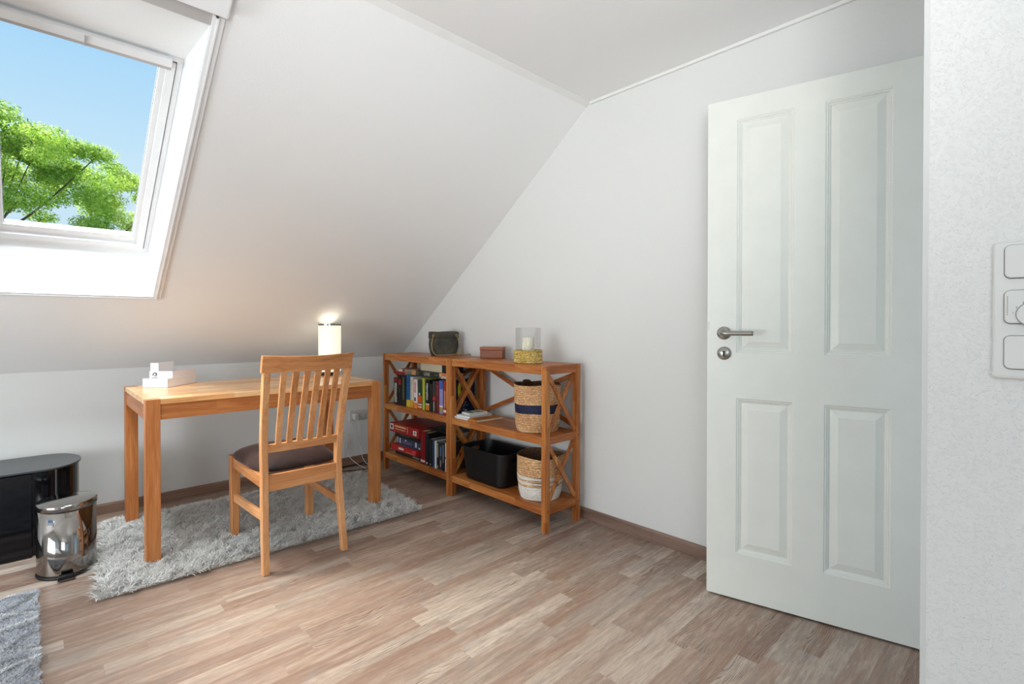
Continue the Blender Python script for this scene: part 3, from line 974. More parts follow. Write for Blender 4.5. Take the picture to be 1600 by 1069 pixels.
def book(y0, y1, z0, h_, depth, cover, label, group, prints=(), x0=1.985, pages='pages', lean=0.0, name='book'):
    """upright book, spine towards -x"""
    t = y1-y0
    r = empty(name, (x0+depth/2, (y0+y1)/2, z0), 0, label, 'book', group)
    r.rotation_euler = (lean, 0, 0)
    b = B(); hd, ht = depth/2, t/2
    th = 0.0018
    box(b, -hd, hd, -ht, -ht+th, 0, h_, 0); box(b, -hd, hd, ht-th, ht, 0, h_, 0)
    # rounded spine
    pr_ = []
    n = 5
    ring0 = [(-hd-0.0035*math.cos(math.pi*(k/n-0.5)), -ht + t*k/n) for k in range(n+1)]
    ring1 = [(x+0.003, y) for x, y in reversed(ring0)]
    loft(b, [[(x, y, z) for x, y in ring0+ring1] for z in (0, h_)])
    cov = link('cover', b, cm(cover), r)
    b = B(); box(b, -hd+0.001, hd-0.004, -ht+th, ht-th, 0.003, h_-0.003); link('pages', b, M[pages], r)
    # prints: (z_from, z_to (fraction), width fraction, colour, style)
    for (a, c, wf, colr, st) in prints:
        b = B()
        za, zb = a*h_, c*h_
        if st == 'band':
            rr0 = [(x-0.0008, y*wf) for x, y in ring0]; rr1 = [(x+0.0006, y*wf) for x, y in reversed(ring0)]
            loft(b, [[(x, y, z) for x, y in rr0+rr1] for z in (za, zb)])
        else:   # 'text': a column of little letter bars
            rg = random.Random(hash((round(y0*1000), round(a*100))) & 0xffff)
            z = za
            while z < zb:
                lh = 0.0045 + 0.003*rg.random()
                wl = ht*wf
                off = rg.uniform(-0.25, 0.25)*wl
                box(b, -hd-0.0052, -hd-0.003, -wl*0.8+off, wl*(0.2+0.6*rg.random()), z, z+lh*0.55)
                z += lh
        link('spine_print', b, cm(colr), cov)
    return r

G1 = 'books standing on the middle shelf'
ZS = 0.5035
row = [
 (3.315, 3.372, .200, '1c1a1a', 'thick black book with large white spine lettering, first of the middle-shelf row', [(.08,.80,.8,'e8e2d8','text'),(.86,.97,1.0,'9a2028','band')]),
 (3.262, 3.312, .222, '15130f', 'black book with red square emblem on its spine, second in the middle-shelf row', [(.68,.86,.8,'b3202c','band'),(.40,.62,.5,'2d4a35','band')]),
 (3.203, 3.260, .226, '14201a', 'very dark green book with thin pale spine text, left of the blue one', [(.20,.92,.22,'b5a377','text')]),
 (3.146, 3.196, .228, '1f6fb0', 'bright blue book with yellow foot in the middle-shelf row', [(.30,.90,.6,'0d3f78','text'),(.0,.22,1.0,'e0c23c','band')]),
 (3.108, 3.143, .220, 'e6dcc4', 'narrow cream book right of the bright blue book', [(.0,.25,1.0,'e2ab38','band'),(.30,.9,.3,'9aa0a0','text')]),
 (3.050, 3.104, .205, 'f0e9e6', 'white book with pink lettering and orange foot', [(.0,.20,1.0,'e58c3c','band'),(.55,.90,.5,'d95a86','text'),(.25,.38,.6,'444450','band')]),
 (2.996, 3.046, .206, '29452f', 'dark green book with orange and white striped lower spine', [(.0,.06,1.0,'d4521f','band'),(.06,.10,1.0,'f0e8dc','band'),(.10,.15,1.0,'d4521f','band'),(.15,.19,1.0,'f0e8dc','band'),(.22,.46,1.0,'d95a25','band'),(.48,.56,.6,'dfe3ea','band')]),
 (2.958, 2.990, .222, 'bccb4c', 'slim lime green book in the middle of the upright row', []),
 (2.902, 2.950, .214, '15151a', 'black book with white spine title and small orange label', [(.35,.88,.5,'f0f0f0','text'),(.02,.20,.9,'e08a2e','band'),(.20,.24,.9,'f2efe6','band')]),
 (2.870, 2.898, .190, '262b26', 'thin blackish book beside the one with the orange label', []),
 (2.826, 2.864, .212, '3b3733', 'grey-black book with wide red band on its spine', [(.38,.50,1.0,'c0222a','band'),(.04,.34,.4,'c9c9c4','text')]),
 (2.790, 2.823, .215, '6d1f26', 'dark red book left of the lilac one', [(.55,.86,.6,'a84a50','text')]),
 (2.745, 2.786, .222, '8f8fc8', 'lilac and blue book with ornate pale foot', [(.74,1.0,1.0,'3d5fae','band'),(.06,.20,.95,'a8905a','band'),(.20,.25,.95,'ece7da','band')]),
 (2.700, 2.741, .224, '9c2c22', 'brick red book with small pale stripes, near the end of the row', [(.06,.14,1.0,'eae2d0','band'),(.2,.7,.35,'e8c9b0','text')]),
]
for (ya, yb, hh, colr, lab, prn) in row:
    book(ya, yb, ZS, hh, 0.15+0.02*((ya*37) % 1), colr, lab, G1, prn)
# last of the row shows its cover through the crossed end of the bookcase
lastb = book(2.664, 2.696, ZS, 0.228, 0.19, '16243f', 'navy book with yellow oval on its cover, last of the upright row', G1, [], x0=2.0)
OVX = -0.036
b = B(); loft(b, [[(OVX+0.013*math.cos(2*math.pi*j/24), y, 0.160+0.055*math.sin(2*math.pi*j/24)) for j in range(24)] for y in (-0.0158, -0.0168)])
link('cover_print', b, cm('d8cf3a'), lastb)
b = B(); rg = random.Random(5)
for k_ in range(14):
    xx, zz = rg.uniform(-0.03, 0.03), rg.uniform(0.015, 0.08)
    obox(b, (xx, -0.0165, zz), (0.010, 0, 0.006), (0, 0.0006, 0), (-0.0012, 0, 0.002))
link('cover_lettering', b, cm('cfd6dc'), lastb)

# things lying on top of the row
def lying(name, cat, label, group, x0, x1, y0, y1, z0, z1, cover, pages='pages', rz=0.0, ry=0.0, prints=(), is_book=True, tilt=0.0):
    r = empty(name, ((x0+x1)/2, (y0+y1)/2, z0), rz, label, cat, group)
    r.rotation_euler = (tilt, ry, rz)
    hx_, hy_ = (x1-x0)/2, (y1-y0)/2
    hh = z1-z0
    if is_book:
        b = B(); th = min(0.002, hh*0.2)
        box(b, -hx_, hx_, -hy_, hy_, 0, th); box(b, -hx_, hx_, -hy_, hy_, hh-th, hh); box(b, -hx_-0.002, -hx_+0.001, -hy_, hy_, 0, hh, 0.0005)
        cov = link('cover', b, cm(cover), r)
        b = B(); box(b, -hx_+0.001, hx_-0.003, -hy_+0.003, hy_-0.003, th, hh-th); link('pages', b, M[pages], r)
    else:
        b = B(); box(b, -hx_, hx_, -hy_, hy_, 0, hh*0.62, 0.001); bb = link('box_base', b, cm(cover), r)
        b = B(); box(b, -hx_-0.0015, hx_+0.0015, -hy_-0.0015, hy_+0.0015, hh*0.14, hh, 0.0015); cov = link('lid', b, cm(cover), r)
    for (a, c, z_a, z_b, colr) in prints:
        b = B(); xo = -hx_-(0.0030 if is_book else 0.0021)
        box(b, xo, xo+0.0012, hy_-2*hy_*c, hy_-2*hy_*a, hh*z_a, hh*z_b); link('side_print', b, cm(colr), cov)
    return r
G2 = 'books lying on top of the upright row'
lying('book', 'book', 'red and maroon book lying flat at the left end of the upright row', G2, 1.985, 2.13, 3.215, 3.372, 0.7315, 0.750, '8f1f28')
lying('book', 'book', 'picture-covered book lying on top of the small red one, peach and blue', G2, 1.99, 2.12, 3.200, 3.315, 0.7505, 0.772, 'c98873', prints=[(.1,.5,.1,.9,'e9c9b8'),(.55,.8,.2,.9,'4b5d7a')])
lying('book', 'book', 'small tan book lying left of the dark one lettered LINK', G2, 2.0, 2.11, 3.085, 3.150, 0.7375, 0.7715, 'c8a06a', prints=[])
lk = lying('book', 'book', 'dark book lettered LINK lying on the upright row', G2, 1.990, 2.13, 2.800, 3.078, 0.7375, 0.7730, '23241f', prints=[(.02,.16,.05,.95,'4a4630'),(.84,.97,.45,.6,'6b6a60')])
def word(txt, parent, loc, size, mat):
    cu = bpy.data.curves.new('lettering', 'FONT'); cu.body = txt; cu.size = size; cu.align_x = 'CENTER'; cu.align_y = 'CENTER'; cu.extrude = 0.0002
    ob = bpy.data.objects.new('lettering', cu)
    me = bpy.data.meshes.new_from_object(ob); bpy.data.objects.remove(ob); bpy.data.curves.remove(cu)
    me.materials.append(mat)
    o = bpy.data.objects.new('lettering', me); COL.objects.link(o); o.parent = parent
    o.matrix_local = Matrix.Translation(loc) @ Matrix(((0, 0, -1), (-1, 0, 0), (0, 1, 0))).to_4x4()
word('LINK', lk, (-0.0735, -0.005, 0.0175), 0.036, cm('cfcfc8'))
lying('book', 'book', 'small peach paperback lying at the right end over the row', G2, 1.99, 2.10, 2.668, 2.790, 0.7545, 0.7730, 'e0a070', prints=[(.2,.8,.2,.8,'d8653f')])
lying('book', 'book', 'pale grey booklet under the peach paperback', G2, 1.995, 2.12, 2.665, 2.780, 0.7375, 0.7540, 'b9bba6')
lying('storage_box', 'box', 'cream cardboard box lying on the dark lettered book', None, 2.02, 2.16, 2.806, 3.060, 0.7735, 0.8260, 'd9cfb2', is_book=False)
lying('storage_box', 'box', 'small black box between cream box and bookcase post', None, 2.01, 2.12, 2.700, 2.788, 0.7735, 0.8200, '1b1917', is_book=False)
lying('storage_box', 'box', 'grey box behind the left end of the cream box', None, 2.12, 2.20, 3.075, 3.150, 0.7375, 0.8260, '8b8782', is_book=False)

G3 = 'board games stacked on the bottom shelf'
Z0 = 0.1335
lying('board_game', 'board game', 'grey-black board game box at the bottom of the stack', G3, 1.985, 2.20, 3.012, 3.345, Z0, 0.163, '2a2b2c', is_book=False, prints=[(.7,.95,.3,.7,'7f8c80')])
lying('board_game', 'board game', 'bright red board game box with white lettering, second from the bottom', G3, 1.972, 2.20, 3.050, 3.388, 0.1635, 0.203, 'c62a1e', is_book=False, prints=[(.32,.52,.35,.75,'f0e4e0'),(.6,.95,.15,.35,'d9736a'),(.86,.99,.5,.85,'e0507a')])
lying('board_game', 'board game', 'blue-grey patterned board game box in the middle of the stack', G3, 1.990, 2.20, 3.012, 3.310, 0.2035, 0.262, '3b4664', is_book=False, prints=[(.05,.10,.3,.9,'d8dce6'),(.2,.6,.35,.7,'6a5f7e'),(.30,.36,.7,.85,'dfe2ea'),(.75,.82,.3,.9,'d8dce6'),(.9,.96,.2,.4,'e8e2b8')])
lying('board_game', 'board game', 'thin black board game box under the big red one', G3, 1.985, 2.20, 3.020, 3.352, 0.2625, 0.300, '1d1c1b', is_book=False, prints=[(.25,.6,.5,.62,'6b5a48')])
lying('board_game', 'board game', 'large red board game box with yellow title, top of the stack', G3, 1.962, 2.215, 3.000, 3.386, 0.3005, 0.366, 'a82420', is_book=False, prints=[(.01,.13,.25,.9,'e9e4de'),(.04,.10,.4,.75,'6a6460'),(.18,.58,.62,.82,'e2b469'),(.18,.55,.38,.44,'e8d0a8'),(.62,.635,.2,.9,'e8c0a8'),(.82,.93,.22,.72,'efe9e4'),(.86,.90,.35,.62,'30282a')])
G4 = 'books standing on the bottom shelf'
row2 = [
 (2.934, 2.994, .226, '8e1620', 'tall thick dark red book beside the stack of games', [(.05,.12,.9,'e6ddd8','band'),(.16,.90,.15,'b04048','text')]),
 (2.890, 2.930, .222, '12181c', 'blackish book right of the thick dark red one', [(.04,.10,.6,'dcdcd8','band')]),
 (2.850, 2.887, .186, '1a1e26', 'black book, shorter, with small white mark at its foot', [(.05,.10,.4,'dcdcd8','band')]),
 (2.826, 2.847, .186, '2b4672', 'thin dark blue book left of the white one', []),
 (2.800, 2.823, .182, 'dfe3e6', 'narrow white book among the dark ones', []),
 (2.768, 2.797, .180, '1d2018', 'olive black book with pale flecks on its spine', [(.45,.95,.6,'c9c79a','text'),(.04,.12,.5,'c5ccd2','band')]),
 (2.737, 2.765, .182, '232a3a', 'slate book with blue and pale pattern on its spine', [(.5,.85,.8,'4a6a9c','band'),(.12,.35,.6,'b59aa8','band')]),
 (2.706, 2.734, .182, '10151b', 'black book with small white lines, beside the last white one', [(.3,.92,.3,'c8d0d6','text')]),
 (2.672, 2.702, .190, '34322d', 'ivory-spined book with one dark square, last on the bottom shelf', [(0.0,.44,1.0,'f1ecd8','band'),(.50,1.0,1.0,'f1ecd8','band'),(.44,.50,.45,'f1ecd8','band')]),
]
for i_, (ya, yb, hh, colr, lab, prn) in enumerate(row2):
    book(ya, yb, Z0, hh, 0.20 if i_ < 1 else 0.17, colr, lab, G4, prn, x0=1.972, pages='pages_d')
lying('book', 'book', 'black picture book lying across the tops of the tall books', G4, 2.03, 2.20, 2.680, 2.990, 0.3605, 0.372, '231d1c', prints=[])

# magazines on the middle shelf of the right bookcase
G5 = 'reading matter on the middle shelf'
def mag(label, x0, x1, y0, y1, z0, z1, cover, rz, mat2='pages', prints=()):
    r = lying('magazine', 'magazine', label, G5, x0, x1, y0, y1, z0, z1, cover, mat2, rz)
    for (xa, xb, ya, yb, c) in prints:
        b = B(); box(b, xa, xb, ya, yb, z1-z0, z1-z0+0.0006); link('cover_print', b, cm(c), r)
    return r
mag('thick white catalogue under the others on the middle shelf', 1.965, 2.165, 2.452, 2.590, ZS, 0.514, 'f2f2f2', R(-2))
mag('white magazine lying second on the white catalogue', 1.972, 2.160, 2.450, 2.578, 0.5145, 0.526, 'e9eaec', R(2))
mag('small white booklet with green print, top of the magazine pile', 2.01, 2.15, 2.480, 2.570, 0.5265, 0.537, 'e6ebe8', R(-6), prints=[(-0.055, -0.02, -0.03, 0.03, '3f7a55'), (-0.01, 0.05, -0.03, -0.01, '3b4a52'), (0.0, 0.05, 0.008, 0.025, '7d9a86')])
mag('orange-brown paperback beside the white magazines', 1.955, 2.165, 2.352, 2.434, ZS, 0.518, 'c07a2e', R(-5), prints=[(-0.09, 0.02, -0.034, 0.034, 'a35a24')])

# ================================================================== BASKETS, TUB
def coil_basket(label, cx, cy, z0, prof, segs, coil, handles, tip=None, phase=0.0):
    """segs: list of (part name, z from, z to (fractions of height), material, bulge)"""
    r = empty('woven_basket', (cx, cy, z0), phase, label, 'basket')
    H = prof[-1][1]
    def rad(z):
        for (r0, a), (r1, b_) in zip(prof, prof[1:]):
            if z <= b_: return r0+(r1-r0)*(z-a)/(b_-a)
        return prof[-1][0]
    for (nm, f0, f1, mat, bulge, amp) in segs:
        b = B(); pts = []
        za, zb = f0*H, f1*H
        nr = max(2, int(round((zb-za)/coil)))
        sub = 6
        for i in range(nr*sub+1):
            z = za + (zb-za)*i/(nr*sub)
            ph = i/sub
            pts.append((rad(z)+bulge+amp*abs(math.sin(math.pi*ph)), z))
        def md(rr, z, t, i, sub=sub, amp=amp):
            rw = i//sub
            tw = amp*0.42*math.sin(t*70 + (i % sub)*1.1 + rw*2.1)
            wob = 0.0025*math.sin(3*t+phase) + 0.002*math.sin(5*t+1.2)
            dz = 0.0016*math.sin(4*t+rw)
            if z > H*0.93: dz += 0.004*math.sin(3*t+2+phase)
            return rr+tw+wob*z/H*1.5, z+dz
        lathe(b, pts, 360, mod=md)
        link(nm, b, mat, r, True)
    b = B()
    pts = [(0.0, 0.004), (rad(0)-0.006, 0.004)] + [(rad(H*k/8)-0.008, max(0.006, H*k/8)) for k in range(1, 8)] + [(rad(H)-0.007, H-0.003), (rad(H)+0.002, H+0.001)]
    lathe(b, pts, 72, mod=lambda rr, z, t, i: (rr+0.0025*math.sin(3*t+phase)*z/H, z+(0.004*math.sin(3*t+2+phase) if z > H*0.93 else 0)))
    link('inside', b, M['straw_in'], r, True)
    for a in handles:
        b = B()
        c_, s_ = math.cos(a), math.sin(a); tx, ty = -s_, c_
        rr = rad(H)-0.010
        tube(b, [(rr*c_-tx*0.035, rr*s_-ty*0.035, H-0.03), (rr*c_*0.97-tx*0.022, rr*s_*0.97-ty*0.022, H-0.004), (rr*c_*0.94, rr*s_*0.94, H+0.004), (rr*c_*0.97+tx*0.022, rr*s_*0.97+ty*0.022, H+0.002), (rr*c_+tx*0.035, rr*s_+ty*0.035, H-0.03)], 0.008, 8)
        link('handle', b, M['straw_in'], r, True)
    return r
coil_basket('tall straw basket with navy blue band, on the middle shelf', 2.083, 1.975, ZS,
    [(0.112, 0.0), (0.121, 0.04), (0.1265, 0.14), (0.130, 0.262)],
    [('woven_body', 0, 0.40, M['straw'], 0, 0.0035), ('navy_band', 0.40, 0.585, M['navy'], 0.0005, 0.0016), ('woven_body', 0.585, 1.0, M['straw'], 0, 0.0035)],
    0.0125, (0.9, 4.04), phase=0.4)
coil_basket('straw basket with white lower half, on the bottom shelf', 2.085, 1.955, Z0,
    [(0.108, 0.0), (0.120, 0.04), (0.128, 0.12), (0.130, 0.235)],
    [('white_base', 0, 0.32, M['straw_white'], 0, 0.0022), ('woven_body', 0.32, 0.38, M['straw'], 0.0, 0.003), ('white_stripe', 0.38, 0.44, M['straw_white'], 0.001, 0.003),
     ('woven_body', 0.44, 0.49, M['straw'], 0.0, 0.003), ('white_stripe', 0.49, 0.56, M['straw_white'], 0.001, 0.003), ('woven_body', 0.56, 1.0, M['straw'], 0, 0.0035)],
    0.0125, (), phase=1.7)
# black plastic tub
tub = empty('storage_tub', (2.09, 2.345, Z0), 0, 'black plastic storage tub with rounded corners and hand holes, bottom shelf', 'tub')
def rr2(hx, hy, r, z, n=14):
    pts = []
    for sx_, sy_, a0 in ((1, 1, 0), (-1, 1, 90), (-1, -1, 180), (1, -1, 270)):
        for k_ in range(n+1):
            a = R(a0+90*k_/n)
            pts.append((sx_*(hx-r)+r*math.cos(a), sy_*(hy-r)+r*math.sin(a), z))
    return pts
b = B()
H_ = 0.205
outer = [(0.100, 0.172, 0.045, 0.0), (0.108, 0.180, 0.05, 0.012), (0.122, 0.203, 0.06, H_*0.97), (0.127, 0.208, 0.062, H_*0.97), (0.127, 0.208, 0.062, H_), (0.119, 0.200, 0.057, H_)]
inner = [(0.117, 0.198, 0.055, H_-0.012), (0.104, 0.176, 0.046, 0.008)]
rings = [rr2(a, c, r_, z) for a, c, r_, z in outer+inner]
vr = loft(b, rings, True, True)
bmesh.ops.recalc_face_normals(b, faces=b.faces)
body = link('tub_body', b, M['black_plastic'], tub)
# hand holes cut through both short ends
for sgn in (1, -1):
    b = B()
    loft(b, [[(0.042*math.copysign(abs(math.cos(a))**0.6, math.cos(a)), sgn*y, 0.163+0.014*math.copysign(abs(math.sin(a))**0.6, math.sin(a))) for a in [2*math.pi*j/24 for j in range(24)]] for y in (0.170, 0.230)])
    cut = link('cutter', b, M['black_plastic'], tub)
    md_ = body.modifiers.new('hole', 'BOOLEAN'); md_.operation = 'DIFFERENCE'; md_.object = cut; md_.solver = 'EXACT'
    bpy.context.view_layer.update()
    me_ = bpy.data.meshes.new_from_object(body.evaluated_get(bpy.context.evaluated_depsgraph_get()))
    body.modifiers.clear(); body.data = me_
    bpy.data.objects.remove(cut)

# ================================================================== ON TOP OF THE BOOKCASES
ZT = 0.8815
bag = empty('shoulder_bag', (2.135, 2.945, ZT), R(-29), 'dark olive canvas pouch bag with hemp cord strap on the bookcase top', 'bag')
b = B(); rings = []
for i in range(13):
    f = i/12; z = 0.168*f
    hw = 0.092 + 0.016*math.sin(math.pi*min(1, f*1.1)) - 0.004*(1-f)
    hd = 0.052*(1-0.35*f) + 0.004
    if f > 0.72: hw += 0.002; hd += 0.004
    ring = []
    for j in range(40):
        a = 2*math.pi*j/40
        wob = 1 + 0.035*math.sin(5*a+6*f) + 0.02*math.sin(9*a-9*f)
        if i == 0: wob = 1
        ex = 0.75
        x = hw*math.copysign(abs(math.cos(a))**ex, math.cos(a))
        y = hd*math.copysign(abs(math.sin(a))**ex, math.sin(a))*wob
        zz = z + (0.004*math.sin(2.2*a) - 0.010*(x/hw)**2*0.5 if f > 0.85 else 0)
        ring.append((x, y, zz))
    rings.append(ring)
loft(b, rings)
link('pouch', b, M['bag'], bag, True)
b = B(); rings = []
for z, o in ((0.120, 0.0005), (0.121, 0.0035), (0.166, 0.0030), (0.170, 0.0)):
    ring = []
    for j in range(40):
        a = 2*math.pi*j/40
        hw, hd = 0.104+o, 0.0455+o
        x = hw*math.copysign(abs(math.cos(a))**0.75, math.cos(a)); y = hd*math.copysign(abs(math.sin(a))**0.75, math.sin(a))
        zz = z + (0.004*math.sin(2.2*a) - 0.005*(x/hw)**2 if z > 0.15 else 0)
        ring.append((x, y, zz))
    rings.append(ring)
loft(b, rings, True, False)
link('folded_rim', b, M['bag'], bag, True)
for x in (-0.078, 0.086):
    b = B()
    yy = -0.047 if x < 0 else -0.044
    tube(b, [(x+0.0075*math.cos(2*math.pi*j/16), yy, 0.143+0.0075*math.sin(2*math.pi*j/16)) for j in range(17)], 0.002, 8, 0)
    link('eyelet', b, M['brass'], bag, True)
b = B()
tube(b, [(-0.078, -0.048, 0.141), (-0.084, -0.053, 0.120), (-0.090, -0.056, 0.080), (-0.084, -0.060, 0.035), (-0.062, -0.066, 0.008), (-0.02, -0.068, 0.0045), (0.04, -0.066, 0.005), (0.078, -0.060, 0.010), (0.092, -0.056, 0.016)], 0.0032, 8, 8)
tube(b, [(0.086, -0.047, 0.141), (0.098, -0.040, 0.115), (0.116, -0.036, 0.075), (0.130, -0.040, 0.035), (0.138, -0.045, 0.008), (0.150, -0.045, 0.0045), (0.178, -0.040, 0.0045), (0.185, -0.050, 0.0045), (0.165, -0.058, 0.0045), (0.135, -0.060, 0.0045), (0.105, -0.056, 0.006)], 0.0030, 8, 8)
link('cord_strap', b, M['rope'], bag, True)
b = B()
tube(b, [(0.088, -0.060, 0.006), (0.095, -0.048, 0.020), (0.108, -0.058, 0.022), (0.106, -0.070, 0.010), (0.094, -0.066, 0.004), (0.100, -0.052, 0.008), (0.112, -0.060, 0.012), (0.120, -0.062, 0.006), (0.128, -0.066, 0.0045)], 0.0042, 8, 8)
link('strap_knot', b, M['rope'], bag, True)

wb = empty('wooden_box', (2.176, 2.462, ZT), math.atan2(-0.83, 0.55), 'small reddish-brown wooden box on the bookcase between bag and candle', 'box')
b = B(); box(b, -0.074, 0.074, -0.042, 0.042, 0, 0.053, 0.0015); link('box_body', b, M['teak'], wb)
b = B(); box(b, -0.076, 0.076, -0.044, 0.044, 0.0545, 0.074, 0.003); link('lid', b, M['teak'], wb)

hc = empty('candle_holder', (2.052, 2.018, ZT), 0, 'glass hurricane candle holder in a braided wicker sleeve on the bookcase', 'candle holder')
b = B()
lathe(b, [(0.0, 0.003), (0.072, 0.003), (0.0735, 0.006), (0.0735, 0.198), (0.0725, 0.200), (0.0705, 0.198), (0.0705, 0.009), (0.0, 0.009)], 64)
link('glass_cylinder', b, M['glass'], hc, True)
b = B(); pts = []
for i in range(49): pts.append((0.0775+0.0018*abs(math.sin(math.pi*i/8)), 0.001+0.068*i/48))
def mw(rr, z, t, i):
    rw = i//8
    return rr+0.0034*math.sin(t*24+(1 if rw % 2 else -1)*(i % 8)*0.8), z
lathe(b, pts, 220, mod=mw)
pts2 = [(0.0745, 0.069), (0.0745, 0.001)]
lathe(b, pts2, 64)
lathe(b, [(0.0755, 0.0685), (0.0805, 0.071), (0.0785, 0.074), (0.0745, 0.071)], 64)
link('wicker_sleeve', b, M['straw_y'], hc, True)
# the candle stands inside the glass: a thing of its own
cn = empty('pillar_candle', (2.052, 2.018, ZT+0.0095), 0, 'cream pillar candle inside the glass hurricane', 'candle')
b = B(); lathe(b, [(0.0, 0.0), (0.034, 0.0), (0.0345, 0.002), (0.0345, 0.131), (0.0325, 0.135), (0.028, 0.133), (0.0, 0.130)], 40); link('wax', b, M['candle'], cn, True)
b = B(); tube(b, [(0, 0, 0.129), (0.001, 0, 0.137), (0.003, 0, 0.143)], 0.0009, 6); link('wick', b, M['dark'], cn)

# ================================================================== ON THE DESK
lamp = empty('table_lamp', (1.470, 3.330, 0.7585), 0, 'lit cylindrical white glass table lamp with chrome rim on the desk', 'lamp')
def lamp_mat():
    t = NT('glowing_opal_glass')
    t.out(hexc('f7efdc'), 0.3, 0, 0.5)
    t.b.inputs['Emission Color'].default_value = (1.0, 0.90, 0.70, 1)
    t.b.inputs['Emission Strength'].default_value = 0.62
    return t.m
M['lampshade'] = lamp_mat()
b = B(); lathe(b, [(0.0, 0.0), (0.058, 0.0), (0.060, 0.003), (0.058, 0.012), (0.0, 0.012)], 48); link('base', b, M['black_plastic'], lamp, True)
b = B(); lathe(b, [(0.0, 0.012), (0.05, 0.012), (0.05, 0.026), (0.0, 0.026)], 40); link('collar', b, M['chrome'], lamp, True)
b = B(); lathe(b, [(0.052, 0.026), (0.070, 0.026), (0.0725, 0.030), (0.0725, 0.334), (0.0705, 0.334), (0.0705, 0.030), (0.052, 0.028)], 64); link('lamp_shade', b, M['lampshade'], lamp, True)
b = B(); lathe(b, [(0.0705, 0.334), (0.0735, 0.334), (0.0735, 0.346), (0.0700, 0.346), (0.0700, 0.334)], 64)
for a in (0, 60, 120, 180, 240, 300):
    c_, s_ = math.cos(R(a)), math.sin(R(a)); bar(b, (0.012*c_, 0.012*s_, 0.341), (0.071*c_, 0.071*s_, 0.341), 0.004, 0.003, (0, 0, 1), 0)
link('top_ring', b, M['chrome'], lamp)
b = B(); lathe(b, [(0.0, 0.026), (0.014, 0.026), (0.014, 0.12), (0.0, 0.12)], 20); link('bulb_socket', b, M['white_plastic'], lamp)
pl = bpy.data.lights.new('bulb_light', 'SPOT'); pl.energy = 0.40; pl.color = (1.0, 0.90, 0.76); pl.shadow_soft_size = 0.015
pl.spot_size = R(70); pl.spot_blend = 0.6
po = bpy.data.objects.new('bulb_light', pl); COL.objects.link(po); po.parent = lamp; po.location = (0, 0, 0.275); po.rotation_euler = (R(180), 0, 0)
pl = bpy.data.lights.new('bulb_glow', 'POINT'); pl.energy = 0.05; pl.color = (1.0, 0.90, 0.76); pl.shadow_soft_size = 0.03
po = bpy.data.objects.new('bulb_glow', pl); COL.objects.link(po); po.parent = lamp; po.location = (0, 0, 0.37)

tr = empty('desk_organizer', (0.548, 3.375, 0.7585), 0, 'white stepped desk organizer with round black print, on the desk', 'organizer')
u = Vector((0.169, 0.174, 0)).normalized(); v = Vector((-u.y, u.x, 0))
p0 = Vector((0.533-0.548, 3.233-3.375, 0))
def tray_open(b, u0, u1, v0, v1, z0, z1, th=0.003):
    def ob(ua, ub, va, vb, za, zb): obox(b, p0+u*(ua+ub)/2+v*(va+vb)/2+Vector((0, 0, (za+zb)/2)), u*(ub-ua), v*(vb-va), (0, 0, zb-za), 0.001)
    ob(u0, u1, v0, v1, z0, z0+th)
    ob(u0, u1, v0, v0+th, z0, z1); ob(u0, u1, v1-th, v1, z0, z1); ob(u0, u0+th, v0, v1, z0, z1); ob(u1-th, u1, v0, v1, z0, z1)
b = B(); tray_open(b, 0, 0.243, 0, 0.136, 0, 0.048); link('low_tray', b, M['tray'], tr)
b = B(); tray_open(b, 0.045, 0.241, 0.004, 0.132, 0.004, 0.084); 
mid_ = link('middle_compartment', b, M['tray'], tr)
b = B(); tray_open(b, 0.050, 0.175, 0.085, 0.130, 0.006, 0.128); link('tall_compartment', b, M['tray'], tr)
b = B()
ec = p0+u*0.0442+v*0.100+Vector((0, 0, 0.064))
def emb(a0, a1, r0, r1, n=10):
    vs1, vs2 = [], []
    for i in range(n+1):
        a = R(a0+(a1-a0)*i/n)
        vs1.append(ec+v*(-math.cos(a)*r0)+Vector((0, 0, math.sin(a)*r0))); vs2.append(ec+v*(-math.cos(a)*r1)+Vector((0, 0, math.sin(a)*r1)))
    loft(b, [[p-u*0.0002 for p in vs1+vs2[::-1]], [p-u*0.0008 for p in vs1+vs2[::-1]]])
emb(20, 200, 0.0085, 0.0135); emb(-60, 60, 0.0055, 0.0095); emb(220, 330, 0.002, 0.006)
for k_ in range(7): obox(b, ec-u*0.0005+v*(0.016-k_*0.005)+Vector((0, 0, -0.014-0.001*(k_ % 2))), u*0.0006, v*0.0032, (0, 0, 0.0026))
link('emblem', b, M['print'], mid_)

